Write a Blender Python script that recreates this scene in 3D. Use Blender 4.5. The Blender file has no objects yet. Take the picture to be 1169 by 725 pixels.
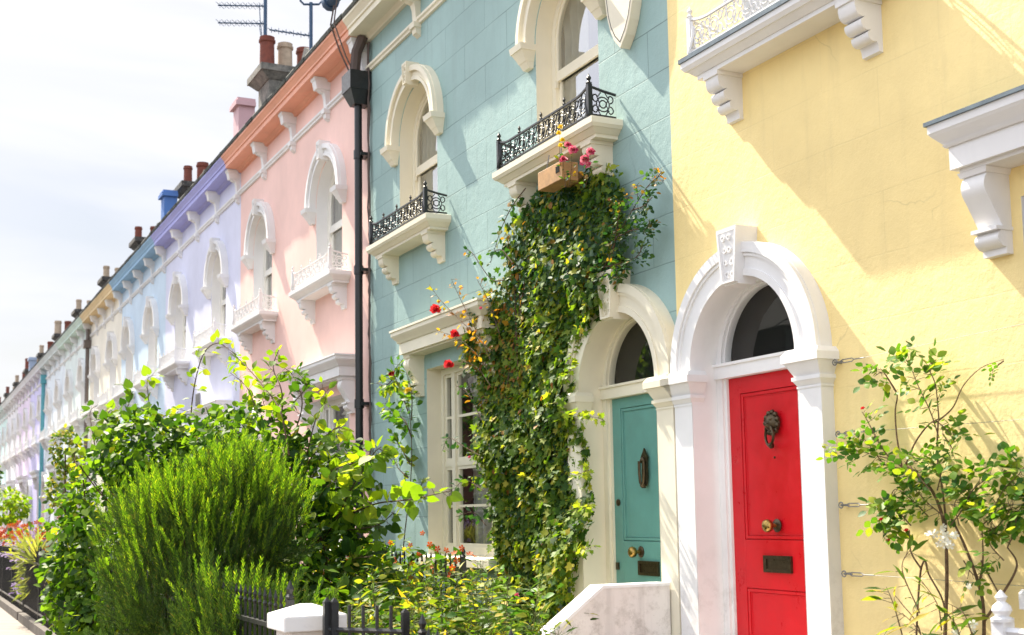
import bpy, math, random
import numpy as np
from mathutils import Vector, Matrix
rnd = random.Random(7)
rng = np.random.default_rng(7)
C = bpy.context.scene
COL = C.collection
PI = math.pi

# ------------------------------------------------------------------ camera (solved from the photo's vanishing points)
EYE = np.array([0, 0, 1.55])
F_PX, YAW, PITCH, ROLL, CX, CY = 1420.5, -0.4594, 0.1050, -0.01659, 584.5, 437.0
cyw, syw = math.cos(YAW), math.sin(YAW)
FWD = np.array([-syw*math.cos(PITCH), cyw*math.cos(PITCH), math.sin(PITCH)])
_r = np.array([cyw, syw, 0.]); _u = np.cross(_r, FWD)
RIGHT = _r*math.cos(ROLL)+_u*math.sin(ROLL)
UP = -_r*math.sin(ROLL)+_u*math.cos(ROLL)

def at(px, py, X):
    """world point on the plane x = X seen at a photo pixel"""
    d = FWD+RIGHT*((px-CX)/F_PX)-UP*((py-CY)/F_PX)
    p = EYE+d*(X/d[0])
    return Vector(p.tolist())

cam = bpy.data.cameras.new('camera')
cam.sensor_fit = 'HORIZONTAL'; cam.sensor_width = 36
cam.lens = F_PX/1169*36
cam.shift_y = (CY-362.5)/1169
cam.dof.use_dof = True; cam.dof.focus_distance = 9.2; cam.dof.aperture_fstop = 3.2
cam.clip_end = 3000; cam.clip_start = 0.05
camo = bpy.data.objects.new('camera', cam); COL.objects.link(camo)
camo.matrix_world = Matrix(((RIGHT[0], UP[0], -FWD[0], 0), (RIGHT[1], UP[1], -FWD[1], 0), (RIGHT[2], UP[2], -FWD[2], 1.55), (0, 0, 0, 1)))
C.camera = camo

# ------------------------------------------------------------------ world and sun
SUNDIR = Vector((-1, 5, 5.9)).normalized()
w = bpy.data.worlds.new('World'); C.world = w; w.use_nodes = True
nt = w.node_tree; nt.nodes.clear()
sky = nt.nodes.new('ShaderNodeTexSky'); sky.sky_type = 'NISHITA'; sky.sun_disc = False
sky.sun_elevation = math.asin(SUNDIR.z); sky.sun_rotation = math.atan2(SUNDIR.x, SUNDIR.y)
sky.air_density = 1.0; sky.dust_density = 3.0; sky.ozone_density = 1.0
tc = nt.nodes.new('ShaderNodeTexCoord')
mp = nt.nodes.new('ShaderNodeMapping'); mp.inputs['Scale'].default_value = (1.2, 3.0, 7.0); mp.inputs['Rotation'].default_value = (0.15, 0.1, 0.4)
nz = nt.nodes.new('ShaderNodeTexNoise'); nz.inputs['Scale'].default_value = 1.6; nz.inputs['Detail'].default_value = 7; nz.inputs['Distortion'].default_value = .6
cr = nt.nodes.new('ShaderNodeMapRange'); cr.inputs[1].default_value = .36; cr.inputs[2].default_value = .62; cr.inputs[3].default_value = .05; cr.inputs[4].default_value = 1.0
mx = nt.nodes.new('ShaderNodeMix'); mx.data_type = 'RGBA'
mx.inputs['B'].default_value = (8.9, 9.0, 9.5, 1)
bg = nt.nodes.new('ShaderNodeBackground'); bg.inputs['Strength'].default_value = 0.05
ow = nt.nodes.new('ShaderNodeOutputWorld')
L = nt.links.new
L(tc.outputs['Generated'], mp.inputs['Vector']); L(mp.outputs['Vector'], nz.inputs['Vector'])
L(nz.outputs['Fac'], cr.inputs[0]); L(cr.outputs[0], mx.inputs['Factor'])
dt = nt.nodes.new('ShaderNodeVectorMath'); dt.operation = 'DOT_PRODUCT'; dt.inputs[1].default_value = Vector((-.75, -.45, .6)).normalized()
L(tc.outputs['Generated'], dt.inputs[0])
dome_fill = nt.nodes.new('ShaderNodeMapRange'); dome_fill.interpolation_type = 'SMOOTHSTEP'  # extra sky brightness behind and opposite, added to fill the facades
for i_, v_ in enumerate((-.25, .22, .84, 1.9)): dome_fill.inputs[i_+1].default_value = v_
L(dt.outputs['Value'], dome_fill.inputs[0])
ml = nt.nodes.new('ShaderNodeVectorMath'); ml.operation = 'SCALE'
L(sky.outputs[0], mx.inputs['A']); L(mx.outputs['Result'], ml.inputs[0]); L(dome_fill.outputs[0], ml.inputs['Scale']); L(ml.outputs[0], bg.inputs['Color']); L(bg.outputs[0], ow.inputs['Surface'])
sun = bpy.data.lights.new('sun', 'SUN'); sun.energy = 5.0; sun.angle = math.radians(0.5); sun.color = (1, .91, .76)
so = bpy.data.objects.new('sun', sun); COL.objects.link(so)
so.rotation_euler = SUNDIR.to_track_quat('Z', 'Y').to_euler(); so.location = (0, 0, 30)
C.view_settings.view_transform = 'Standard'; C.view_settings.look = 'None'
C.view_settings.exposure = 1.44; C.view_settings.gamma = 1
C.render.engine = 'CYCLES'
C.cycles.max_bounces = 8; C.cycles.transparent_max_bounces = 8; C.cycles.use_denoising = True

# ------------------------------------------------------------------ materials
def srgb(r, g, b):
    f = lambda c: c/12.92 if c <= .04045 else ((c+.055)/1.055)**2.4
    return (f(r/255), f(g/255), f(b/255), 1)

class NB:
    def __init__(s, name):
        s.m = bpy.data.materials.new(name); s.m.use_nodes = True
        s.t = s.m.node_tree; s.t.nodes.clear()
        s.out = s.n('OutputMaterial')
    def n(s, typ, **kw):
        x = s.t.nodes.new('ShaderNode'+typ)
        for k, v in kw.items():
            if k.startswith('_'): setattr(x, k[1:], v)
            else: x.inputs[k.replace('__', ' ')].default_value = v
        return x
    def l(s, a, b): s.t.links.new(a, b)
    def noise(s, vec, scale, detail=4, rough=.55):
        x = s.n('TexNoise', Scale=scale, Detail=detail, Roughness=rough)
        s.l(vec, x.inputs['Vector']); return x.outputs['Fac']
    def rng(s, v, a, b, c, d):
        x = s.n('MapRange'); s.l(v, x.inputs[0])
        for i, q in enumerate((a, b, c, d)): x.inputs[i+1].default_value = q
        return x.outputs[0]
    def mix(s, fac, a, b, mode='MIX'):
        x = s.n('Mix', _data_type='RGBA', _blend_type=mode)
        for sock, v in (('Factor', fac), ('A', a), ('B', b)):
            if isinstance(v, (tuple, float, int)): x.inputs[sock].default_value = v
            else: s.l(v, x.inputs[sock])
        return x.outputs['Result']

MATS = {}
def grimef(b, sep, pos, k):
    # splashes, moss and flaked paint low down on the render
    lo = b.rng(sep.outputs['Z'], .35, 1.35, 1, 0)
    n = b.rng(b.noise(pos, 7, 8, .75), .50, .66, 0, 1)
    q = b.n('Math', _operation='MULTIPLY'); b.l(lo, q.inputs[0]); b.l(n, q.inputs[1])
    q2 = b.n('Math', _operation='MULTIPLY'); b.l(q.outputs[0], q2.inputs[0]); q2.inputs[1].default_value = k
    return q2.outputs[0]
def stucco(name, col, joints=0.0, wear=.35, bump=.35, dirt=(.30, .26, .22, 1), grime=0):
    if name in MATS: return MATS[name]
    b = NB(name)
    geo = b.n('NewGeometry'); sep = b.n('SeparateXYZ'); b.l(geo.outputs['Position'], sep.inputs[0])
    pos = geo.outputs['Position']
    cmb = b.n('CombineXYZ'); b.l(sep.outputs['Y'], cmb.inputs['X']); b.l(sep.outputs['Z'], cmb.inputs['Y'])
    big = b.rng(b.noise(pos, .9, 5), .35, .7, 0, 1)
    mid = b.rng(b.noise(pos, 6, 6, .65), .3, .7, 0, 1)
    st = b.n('Mapping'); st.inputs['Scale'].default_value = (5, 5, .45); b.l(pos, st.inputs['Vector'])
    streak = b.rng(b.noise(st.outputs[0], 1.6, 6, .6), .52, .78, 0, wear)
    spots = b.rng(b.noise(pos, 38, 3, .7), .70, .78, 0, wear*.9)
    lum = tuple(min(1, c*1.06) for c in col[:3])+(1,)
    low = tuple(c*.84 for c in col[:3])+(1,)
    c1 = b.mix(big, low, lum)
    c2 = b.mix(b.rng(mid, 0, 1, 0, .45), c1, tuple(c*.93 for c in col[:3])+(1,))
    c3 = b.mix(streak, c2, tuple(c*.62+d*.16 for c, d in zip(col[:3], dirt[:3]))+(1,))
    c3 = b.mix(grimef(b, sep, pos, grime), c3, (.20, .17, .13, 1)) if grime else c3
    if bump >= .5:      # hairline cracks in old render
        dv = b.n('VectorMath', _operation='MULTIPLY_ADD'); dn = b.n('TexNoise', Scale=2.2, Detail=5.0); b.l(pos, dn.inputs['Vector'])
        b.l(dn.outputs['Color'], dv.inputs[0]); dv.inputs[1].default_value = (.35, .35, .35); b.l(pos, dv.inputs[2])
        vo = b.n('TexVoronoi', Scale=.75, _feature='DISTANCE_TO_EDGE'); b.l(dv.outputs[0], vo.inputs['Vector'])
        cm = b.n('Math', _operation='MULTIPLY'); b.l(b.rng(vo.outputs['Distance'], 0, .0045, 1, 0), cm.inputs[0]); b.l(b.rng(b.noise(pos, .8, 3), .55, .62, 0, .26), cm.inputs[1])
        c3 = b.mix(cm.outputs[0], c3, tuple(c*.35 for c in col[:3])+(1,))
    c4 = b.mix(spots, c3, tuple(c*.4 for c in col[:3])+(1,))
    h = b.n('Math', _operation='MULTIPLY'); b.l(b.noise(pos, 55, 5, .7), h.inputs[0]); h.inputs[1].default_value = .35
    h2 = b.n('Math', _operation='MULTIPLY_ADD'); b.l(b.noise(pos, 9, 5, .6), h2.inputs[0]); h2.inputs[1].default_value = .9; b.l(h.outputs[0], h2.inputs[2])
    height = h2.outputs[0]; colour = c4
    if joints > 0:
        wob = b.n('MixRGB' if False else 'VectorMath', _operation='MULTIPLY_ADD')
        nn = b.n('TexNoise', Scale=3.0, Detail=3.0); b.l(pos, nn.inputs['Vector'])
        b.l(nn.outputs['Color'], wob.inputs[0]); wob.inputs[1].default_value = (.012, .012, 0); b.l(cmb.outputs[0], wob.inputs[2])
        br = b.n('TexBrick', Scale=1.0, Mortar__Size=.0055, Mortar__Smooth=.3, Bias=0.0, Brick__Width=1.02, Row__Height=.385)
        br.offset = .5
        br.inputs['Color1'].default_value = (1, 1, 1, 1); br.inputs['Color2'].default_value = (.84, .87, .88, 1); br.inputs['Mortar'].default_value = (.5, .5, .5, 1)
        b.l(wob.outputs[0], br.inputs['Vector'])
        part = b.rng(b.noise(pos, 1.7, 4, .6), .35, .6, .25, 1)
        jf = b.n('Math', _operation='MULTIPLY'); b.l(br.outputs['Fac'], jf.inputs[0]); b.l(part, jf.inputs[1])
        jf2 = b.n('Math', _operation='MULTIPLY'); b.l(jf.outputs[0], jf2.inputs[0]); jf2.inputs[1].default_value = joints
        colour = b.mix(jf2.outputs[0], colour, tuple(c*.42 for c in col[:3])+(1,))
        colour = b.mix(.6*joints, colour, br.outputs['Color'], 'MULTIPLY') if joints > .4 else colour
        hj = b.n('Math', _operation='MULTIPLY_ADD'); b.l(jf2.outputs[0], hj.inputs[0]); hj.inputs[1].default_value = -.8; b.l(height, hj.inputs[2])
        height = hj.outputs[0]
    bp = b.n('Bump', Strength=bump, Distance=.012); b.l(height, bp.inputs['Height'])
    p = b.n('BsdfPrincipled', Roughness=.62); p.inputs['Specular IOR Level'].default_value = .3
    b.l(colour, p.inputs['Base Color']); b.l(bp.outputs[0], p.inputs['Normal']); b.l(p.outputs[0], b.out.inputs[0])
    MATS[name] = b.m; return b.m

def plain(name, col, rough=.5, metal=0, spec=.5, var=.18, scale=14, bump=.12, coat=0):
    if name in MATS: return MATS[name]
    b = NB(name)
    geo = b.n('NewGeometry'); pos = geo.outputs['Position']
    n1 = b.noise(pos, scale, 6, .65); n2 = b.noise(pos, scale*6, 4, .6)
    c = b.mix(b.rng(n1, .35, .7, 0, 1), tuple(x*(1-var) for x in col[:3])+(1,), tuple(min(1, x*(1+var*.5)) for x in col[:3])+(1,))
    c = b.mix(b.rng(n2, .66, .8, 0, var*1.5), c, tuple(x*.5 for x in col[:3])+(1,))
    bp = b.n('Bump', Strength=bump, Distance=.006); b.l(n2, bp.inputs['Height'])
    p = b.n('BsdfPrincipled', Metallic=metal); p.inputs['Specular IOR Level'].default_value = spec
    p.inputs['Coat Weight'].default_value = coat; p.inputs['Coat Roughness'].default_value = .15
    b.l(b.rng(n1, .3, .7, max(.03, rough-.1), min(1, rough+.12)), p.inputs['Roughness'])
    b.l(c, p.inputs['Base Color']); b.l(bp.outputs[0], p.inputs['Normal']); b.l(p.outputs[0], b.out.inputs[0])
    MATS[name] = b.m; return b.m

def leafmat(name, stops, trans=.4, rough=.42, tcol=(2.0, 2.0, .45)):
    """stops: list of (position, base colour) over the per-leaf random value"""
    if name in MATS: return MATS[name]
    b = NB(name)
    geo = b.n('NewGeometry')
    ramp = b.n('ValToRGB'); e = ramp.color_ramp.elements
    while len(e) < len(stops): e.new(.5)
    for k, (q, c) in zip(e, stops): k.position = q; k.color = tuple(c)+(1,)
    b.l(geo.outputs['Random Per Island'], ramp.inputs[0])
    n1 = b.noise(geo.outputs['Position'], 70, 3)
    c = b.mix(b.rng(n1, .3, .7, 0, .5), ramp.outputs[0], (.9, .95, .55, 1), 'MULTIPLY')
    p = b.n('BsdfPrincipled', Roughness=rough+.14); p.inputs['Specular IOR Level'].default_value = .20
    b.l(c, p.inputs['Base Color'])
    tr = b.n('BsdfTranslucent'); b.l(b.mix(1.0, c, tcol+(1,), 'MULTIPLY'), tr.inputs['Color'])
    ms = b.n('MixShader'); ms.inputs[0].default_value = trans
    b.l(p.outputs[0], ms.inputs[1]); b.l(tr.outputs[0], ms.inputs[2]); b.l(ms.outputs[0], b.out.inputs[0])
    MATS[name] = b.m; return b.m

def glassmat(name, f0):
    b = NB(name)
    fr = b.n('LayerWeight', Blend=.5)      # Schlick reflectance, the same from both sides of a thin pane
    pw = b.n('Math', _operation='POWER'); pw.inputs[1].default_value = 5; b.l(fr.outputs['Facing'], pw.inputs[0])
    sc = b.n('Math', _operation='MULTIPLY_ADD'); b.l(pw.outputs[0], sc.inputs[0]); sc.inputs[1].default_value = 1-f0; sc.inputs[2].default_value = f0
    geo = b.n('NewGeometry')
    bp = b.n('Bump', Strength=.05, Distance=.02); b.l(b.noise(geo.outputs['Position'], 1.6, 2), bp.inputs['Height'])
    b.l(bp.outputs[0], fr.inputs['Normal'])
    tr = b.n('BsdfTransparent'); tr.inputs[0].default_value = (.97, .985, .975, 1)
    gl = b.n('BsdfGlossy', Roughness=.01); b.l(bp.outputs[0], gl.inputs['Normal'])
    ms = b.n('MixShader'); b.l(sc.outputs[0], ms.inputs[0]); b.l(tr.outputs[0], ms.inputs[1]); b.l(gl.outputs[0], ms.inputs[2])
    b.l(ms.outputs[0], b.out.inputs[0]); return b.m

def slatemat(name, c0, c1):
    b = NB(name)
    geo = b.n('NewGeometry'); pos = geo.outputs['Position']
    c = b.mix(b.rng(b.noise(pos, 7, 7, .7), .38, .65, 0, 1), c0, c1)
    c = b.mix(b.rng(b.noise(pos, 22, 5, .7), .58, .68, 0, .8), c, (.30, .29, .24, 1))
    bp = b.n('Bump', Strength=.6, Distance=.02); b.l(b.noise(pos, 14, 6, .7), bp.inputs['Height'])
    p = b.n('BsdfPrincipled', Roughness=.85); b.l(c, p.inputs['Base Color']); b.l(bp.outputs[0], p.inputs['Normal'])
    b.l(p.outputs[0], b.out.inputs[0]); MATS[name] = b.m; return b.m

GLASS = glassmat('window_glass', .38)
GLASSG = glassmat('ground_pane_glass', .14)
GLASSD = glassmat('dark_pane_glass', .06)
SLATE = slatemat('roof_slate', (.035, .037, .042, 1), (.09, .09, .09, 1))
MOSS = slatemat('mossy_gutter', (.030, .034, .032, 1), (.10, .105, .085, 1))
SOOT = slatemat('sooty_brick', (.03, .03, .03, 1), (.10, .09, .08, 1))
STONE = slatemat('chimney_stone', (.10, .098, .085, 1), (.24, .22, .19, 1))
WHITE = stucco('white_trim_paint', (.82, .81, .80, 1), wear=.16, bump=.14, grime=.5)
CREAM = stucco('cream_trim_paint', (.82, .76, .60, 1), wear=.13, bump=.14)
DIRTY = stucco('weathered_white_render', (.74, .70, .66, 1), wear=.8, bump=.7, dirt=(.2, .17, .15, 1), grime=.75)
BLACK = plain('black_iron_paint', (.012, .013, .014, 1), .38, 0, .5, .3, 20, .2)
BLACKB = plain('black_board_paint', (.010, .012, .012, 1), .5, 0, .4, .4, 9, .25)
LEAD = plain('lead_flashing', (.11, .15, .18, 1), .5, .3, .5, .25, 12, .2)
REDP = plain('red_gloss_paint', (.58, .007, .014, 1), .34, 0, .35, .10, 6, .05)
TEALP = plain('teal_door_paint', (.115, .30, .265, 1), .42, 0, .4, .10, 6, .05)
BRASS = plain('aged_brass', (.42, .27, .08, 1), .30, 1, .5, .35, 30, .15)
BRONZE = plain('dark_bronze', (.10, .075, .045, 1), .36, .9, .5, .4, 40, .2)
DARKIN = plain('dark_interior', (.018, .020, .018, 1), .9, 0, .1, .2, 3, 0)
CURT = plain('net_curtain_cloth', (.36, .37, .32, 1), .9, 0, .1, .2, 5, .1)
SASHW = plain('white_sash_paint', (.78, .76, .70, 1), .4, 0, .4, .06, 8, .05)
TERRA = plain('terracotta', (.20, .06, .04, 1), .75, 0, .3, .3, 9, .2)
BUFF = plain('buff_clay', (.46, .36, .26, 1), .8, 0, .3, .25, 9, .2)
WOOD = plain('bare_pine', (.50, .29, .13, 1), .6, 0, .3, .25, 11, .2)
BARK = plain('brown_bark', (.10, .062, .036, 1), .85, 0, .2, .4, 30, .5)
GSTEM = plain('green_stem', (.11, .13, .035, 1), .7, 0, .3, .35, 20, .2)
STEEL = plain('galvanised_steel', (.24, .24, .235, 1), .6, .2, .5, .3, 30, .2)
BLUEG = plain('blue_grey_metal', (.045, .09, .16, 1), .5, .3, .5, .3, 30, .2)

# ------------------------------------------------------------------ mesh builder
WL = {}
class MB:
    def __init__(s): s.v = []; s.f = []
    def add(s, vs, fs):
        o = len(s.v); s.v += [tuple(p) for p in vs]; s.f += [tuple(i+o for i in q) for q in fs]
    def box(s, a, b):
        x0, y0, z0 = a; x1, y1, z1 = b
        s.add([(x0, y0, z0), (x1, y0, z0), (x1, y1, z0), (x0, y1, z0), (x0, y0, z1), (x1, y0, z1), (x1, y1, z1), (x0, y1, z1)],
              [(0, 3, 2, 1), (4, 5, 6, 7), (0, 1, 5, 4), (1, 2, 6, 5), (2, 3, 7, 6), (3, 0, 4, 7)])
    def frus(s, a, b):
        """a, b: (x0,x1,y0,y1,z) lower and upper rectangles"""
        vs = []
        for x0, x1, y0, y1, z in (a, b): vs += [(x0, y0, z), (x1, y0, z), (x1, y1, z), (x0, y1, z)]
        s.add(vs, [(0, 3, 2, 1), (4, 5, 6, 7), (0, 1, 5, 4), (1, 2, 6, 5), (2, 3, 7, 6), (3, 0, 4, 7)])
    def prism(s, poly, ext):
        """poly: 3-D points of a planar polygon; ext: extrusion vector"""
        n = len(poly); e = Vector(ext)
        vs = [Vector(p) for p in poly]; vs += [p+e for p in vs]
        s.add(vs, [tuple(range(n)), tuple(reversed(range(n, 2*n)))]+[(i, i+n, (i+1) % n+n, (i+1) % n) for i in range(n)])
    def profy(s, prof, y0, y1):
        s.prism([(x, y0, z) for x, z in prof], (0, y1-y0, 0))
    def ring(s, outer, inner, x0, x1, closed=True):
        """ring between two matching (y,z) outlines, from depth x0 to x1"""
        n = len(outer); vs = []
        for x in (x0, x1):
            vs += [(x, y, z) for y, z in outer]+[(x, y, z) for y, z in inner]
        fs = []; m = n if closed else n-1
        for i in range(m):
            j = (i+1) % n
            fs += [(i, j, n+j, n+i), (2*n+i, 3*n+i, 3*n+j, 2*n+j), (i, 2*n+i, 2*n+j, j), (n+i, n+j, 3*n+j, 3*n+i)]
        if not closed: fs += [(0, n, 3*n, 2*n), (n-1, 3*n-1, 4*n-1, 2*n-1)]
        s.add(vs, fs)
    def tube(s, pts, r, n=6, taper=None, caps=True):
        pts = [Vector(p) for p in pts]; k = len(pts)
        if k < 2: return
        o = len(s.v); prev = None
        for i, p in enumerate(pts):
            t = (pts[min(i+1, k-1)]-pts[max(i-1, 0)])
            if t.length < 1e-9: t = Vector((0, 0, 1))
            t.normalize()
            if prev is None:
                a = Vector((0, 0, 1)) if abs(t.z) < .9 else Vector((1, 0, 0))
                u = t.cross(a).normalized()
            else:
                u = (prev-t*prev.dot(t))
                u = u.normalized() if u.length > 1e-6 else t.orthogonal().normalized()
            prev = u; q = t.cross(u)
            rr = r if taper is None else r+(taper-r)*i/(k-1)
            for j in range(n):
                a = 2*PI*j/n; s.v.append(tuple(p+u*(rr*math.cos(a))+q*(rr*math.sin(a))))
        for i in range(k-1):
            for j in range(n):
                s.f.append((o+i*n+j, o+i*n+(j+1) % n, o+(i+1)*n+(j+1) % n, o+(i+1)*n+j))
        if caps:
            s.f.append(tuple(o+j for j in reversed(range(n)))); s.f.append(tuple(o+(k-1)*n+j for j in range(n)))
    def lathe(s, prof, c, n=12, axis='z'):
        o = len(s.v); k = len(prof)
        for r, h in prof:
            for j in range(n):
                a = 2*PI*j/n; x, y = r*math.cos(a), r*math.sin(a)
                p = {'z': (x, y, h), 'x': (h, x, y), 'y': (y, h, x)}[axis]
                s.v.append((c[0]+p[0], c[1]+p[1], c[2]+p[2]))
        for i in range(k-1):
            for j in range(n):
                s.f.append((o+i*n+j, o+i*n+(j+1) % n, o+(i+1)*n+(j+1) % n, o+(i+1)*n+j))
        s.f.append(tuple(o+j for j in reversed(range(n)))); s.f.append(tuple(o+(k-1)*n+j for j in range(n)))
    def mesh(s, name, mat, smooth=False):
        me = bpy.data.meshes.new(name); me.from_pydata(s.v, [], s.f); me.validate()
        import bmesh
        bm = bmesh.new(); bm.from_mesh(me); bmesh.ops.recalc_face_normals(bm, faces=bm.faces); bm.to_mesh(me); bm.free()
        me.materials.append(mat)
        if smooth:
            me.polygons.foreach_set('use_smooth', [True]*len(me.polygons))
            try: me.set_sharp_from_angle(angle=math.radians(42))
            except Exception: pass
        return me

def link(name, me, parent=None, loc=(0, 0, 0)):
    """loc is in world space; the child's own location is taken relative to its parent"""
    o = bpy.data.objects.new(name, me); COL.objects.link(o)
    lw = Vector(loc)
    if parent is not None:
        o.parent = parent; o.location = lw-WL[parent.name]
    else: o.location = lw
    WL[o.name] = lw; return o
def thing(name, label, cat, loc=(0, 0, 0), group=None, me=None):
    o = link(name, me, None, loc); o['label'] = label; o['category'] = cat
    if group: o['group'] = group
    return o
def structure(name, me): 
    o = link(name, me); o['kind'] = 'structure'; return o
CACHE = {}
def cached(key, mat, fn, smooth=True):
    k = (key, mat.name)
    if k not in CACHE:
        m = MB(); fn(m); me = m.mesh(key, mat, smooth)
        if 'glass' in mat.name:      # panes face the street
            for p_ in me.polygons:
                if p_.normal.x > 0: p_.flip()
            me.update()
        CACHE[k] = me
    return CACHE[k]
def bevelled(me, width=.006, seg=2):
    import bmesh
    bm = bmesh.new(); bm.from_mesh(me)
    es = [e for e in bm.edges if len(e.link_faces) == 2 and e.calc_face_angle(0) > .6]
    bmesh.ops.bevel(bm, geom=es, offset=width, segments=seg, profile=.5, affect='EDGES', clamp_overlap=True)
    bm.to_mesh(me); bm.free(); return me

def arch(a, z0, zs, n=24):
    return [(-a, z0)]+[(-a*math.cos(PI*i/n), zs+a*math.sin(PI*i/n)) for i in range(n+1)]+[(a, z0)]
def arc(r, zs, n=24):
    return [(-r*math.cos(PI*i/n), zs+r*math.sin(PI*i/n)) for i in range(n+1)]
def rect(y0, y1, z0, z1): return [(y0, z0), (y0, z1), (y1, z1), (y1, z0)]

# ------------------------------------------------------------------ facade pieces (local: x into the wall, y along the street, z up)
AW, AZS = .58, 1.17          # arched window: half width, spring height above its sill
WH = AZS+AW
def f_arch_reveal(m):
    o = arch(AW, 0, AZS); n = len(o)
    m.add([(0, y, z) for y, z in o]+[(.24, y, z) for y, z in o], [(i, i+1, n+i+1, n+i) for i in range(n-1)]+[(n-1, 0, n, 2*n-1)])
def f_arch_frame(m):
    m.ring(arch(AW-.002, .012, AZS), arch(AW-.075, .085, AZS), .165, .235)
    m.box((.175, -AW+.07, .80), (.232, AW-.07, .87))
    m.ring(rect(-AW+.073, AW-.073, .086, .80), rect(-AW+.125, AW-.125, .15, .80), .2, .23)
    m.ring(arch(AW-.073, .871, AZS), arch(AW-.11, .90, AZS), .178, .205)
    for s in (-1, 1): m.box((.16, s*(AW-.08)-.02, .74), (.185, s*(AW-.08)+.02, .80))
def f_arch_glass(m):
    o = arch(AW-.08, .1, AZS); m.add([(.19, y, z) for y, z in o if z > .1] + [(.19, AW-.08, .85), (.19, -AW+.08, .85)], [tuple(range(len(o)))])
    m.add([(.215, y, z) for y, z in rect(-AW+.12, AW-.12, .14, .81)], [(0, 1, 2, 3)])
def curtain(m, y0, y1, z0, z1, x=.34, gather=None):
    n = max(8, int((y1-y0)*60)); k = 6
    for i in range(n+1):
        t = i/n
        for j in range(k+1):
            u = j/k; zz = z0+(z1-z0)*u
            y = y0+(y1-y0)*t
            if gather: y = y0+(y1-y0)*t*(1-gather*math.sin(PI*min(1, (1-u)*1.3))*.6)
            m.v.append((x+.034*math.sin(t*(y1-y0)*34+math.sin(u*3)*.6), y, zz))
    o = len(m.v)-(n+1)*(k+1)
    for i in range(n):
        for j in range(k):
            a = o+i*(k+1)+j; m.f.append((a, a+k+1, a+k+2, a+1))
def f_arch_curtain(m):
    curtain(m, .10, AW+.02, .03, WH+.05, .28, .5); curtain(m, -AW-.02, -.30, .03, WH+.05, .28)
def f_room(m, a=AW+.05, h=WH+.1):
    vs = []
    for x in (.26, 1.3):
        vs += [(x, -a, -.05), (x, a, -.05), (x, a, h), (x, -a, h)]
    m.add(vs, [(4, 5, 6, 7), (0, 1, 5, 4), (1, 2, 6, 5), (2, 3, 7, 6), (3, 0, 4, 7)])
def f_arch_hood(m):
    m.ring(arc(.775, AZS), arc(.60, AZS), -.085, 0, False)
    m.ring(arc(.765, AZS), arc(.705, AZS), -.125, -.084, False)
    m.ring(arc(.64, AZS), arc(.60, AZS), -.10, -.084, False)
def f_hood_corbel(m):
    m.frus((-.16, 0, -.115, .115, -.06), (-.17, 0, -.12, .12, .0))
    m.frus((-.11, 0, -.085, .085, -.12), (-.15, 0, -.108, .108, -.0601))
    m.frus((-.09, 0, -.075, .075, -.155), (-.11, 0, -.085, .085, -.1201))
    m.frus((-.05, 0, -.06, .06, -.215), (-.085, 0, -.072, .072, -.1551))
def f_keystone(m, w0=.045, w1=.07, h=.27, p=.165, lumps=6):
    vs = []
    for z, ww, pp in ((0, w0, p*.82), (h, w1, p)):
        vs += [(-pp, -ww, z), (0, -ww, z), (0, ww, z), (-pp, ww, z)]
    m.add(vs, [(0, 3, 2, 1), (4, 5, 6, 7), (0, 1, 5, 4), (1, 2, 6, 5), (2, 3, 7, 6), (3, 0, 4, 7)])
    vs = []
    for z, ww, pp in ((.02, w0*.8, p*.83), (h-.025, w1*.82, p*.99)):
        vs += [(-pp-.012, -ww, z), (-pp+.03, -ww, z), (-pp+.03, ww, z), (-pp-.012, ww, z)]
    r = random.Random(3)
    for i in range(lumps):
        z = .03+(h-.06)*(i//2+.5)/(lumps/2); y = (-1 if i % 2 else 1)*w0*.42+r.uniform(-.008, .008)
        rr = r.uniform(.016, .024)
        px = -(p*.82+(p-p*.82)*z/h)
        c = [(y+rr*(1+.3*math.sin(3*a+i))*math.cos(a), z+rr*1.15*math.sin(a)) for a in [2*PI*q/10 for q in range(10)]]
        ci = [(y+(a-y)*.55, z+(b-z)*.55) for a, b in c]
        m.ring(c, ci, px-.012, px+.01)
    m.ring([(-w0, .012), (-w1, h-.012), (w1, h-.012), (w0, .012)], [(-w0*.8, .025), (-w1*.84, h-.03), (w1*.84, h-.03), (w0*.8, .025)], -p*.94-.012, -p*.82+.02)
SH = .95                    # balcony slab half length
def f_slab(m):
    a, p = SH, .30
    m.frus((-p, 0, -a, a, -.06), (-p, 0, -a, a, -.008)); m.frus((-p, 0, -a, a, -.008), (-p+.02, 0, -a+.02, a-.02, 0))
    m.frus((-p+.02, 0, -a+.02, a-.02, -.085), (-p+.002, 0, -a+.002, a-.002, -.0601))
    m.frus((-p+.075, 0, -a+.075, a-.075, -.125), (-p+.03, 0, -a+.03, a-.03, -.0851))
    m.box((-p+.085, -a+.085, -.155), (0, a-.085, -.1251))
def f_flash(m):
    a, p = SH, .30
    m.box((-p-.012, -a-.012, -.02), (0, a+.012, .012))
def f_bracket(m):
    pr = [(0, 0), (-.205, 0), (-.21, -.06)]
    for c, r, a0, a1 in (((-.155, -.075), .05, 180, 300), ((-.115, -.155), .05, 170, 300), ((-.07, -.225), .045, 170, 300)):
        pr += [(c[0]+r*math.cos(math.radians(a)), c[1]+r*math.sin(math.radians(a))) for a in np.linspace(a0, a1, 7)]
    pr += [(-.035, -.29), (-.03, -.325), (0, -.33)]
    m.profy(pr, -.075, .075)
    m.box((-.222, -.085, -.0), (0, .085, -.03))
def spiral(cx, cz, r0, r1, a0, a1, n=12):
    return [(cx+(r0+(r1-r0)*i/n)*math.cos(a0+(a1-a0)*i/n), cz+(r0+(r1-r0)*i/n)*math.sin(a0+(a1-a0)*i/n)) for i in range(n+1)]
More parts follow.
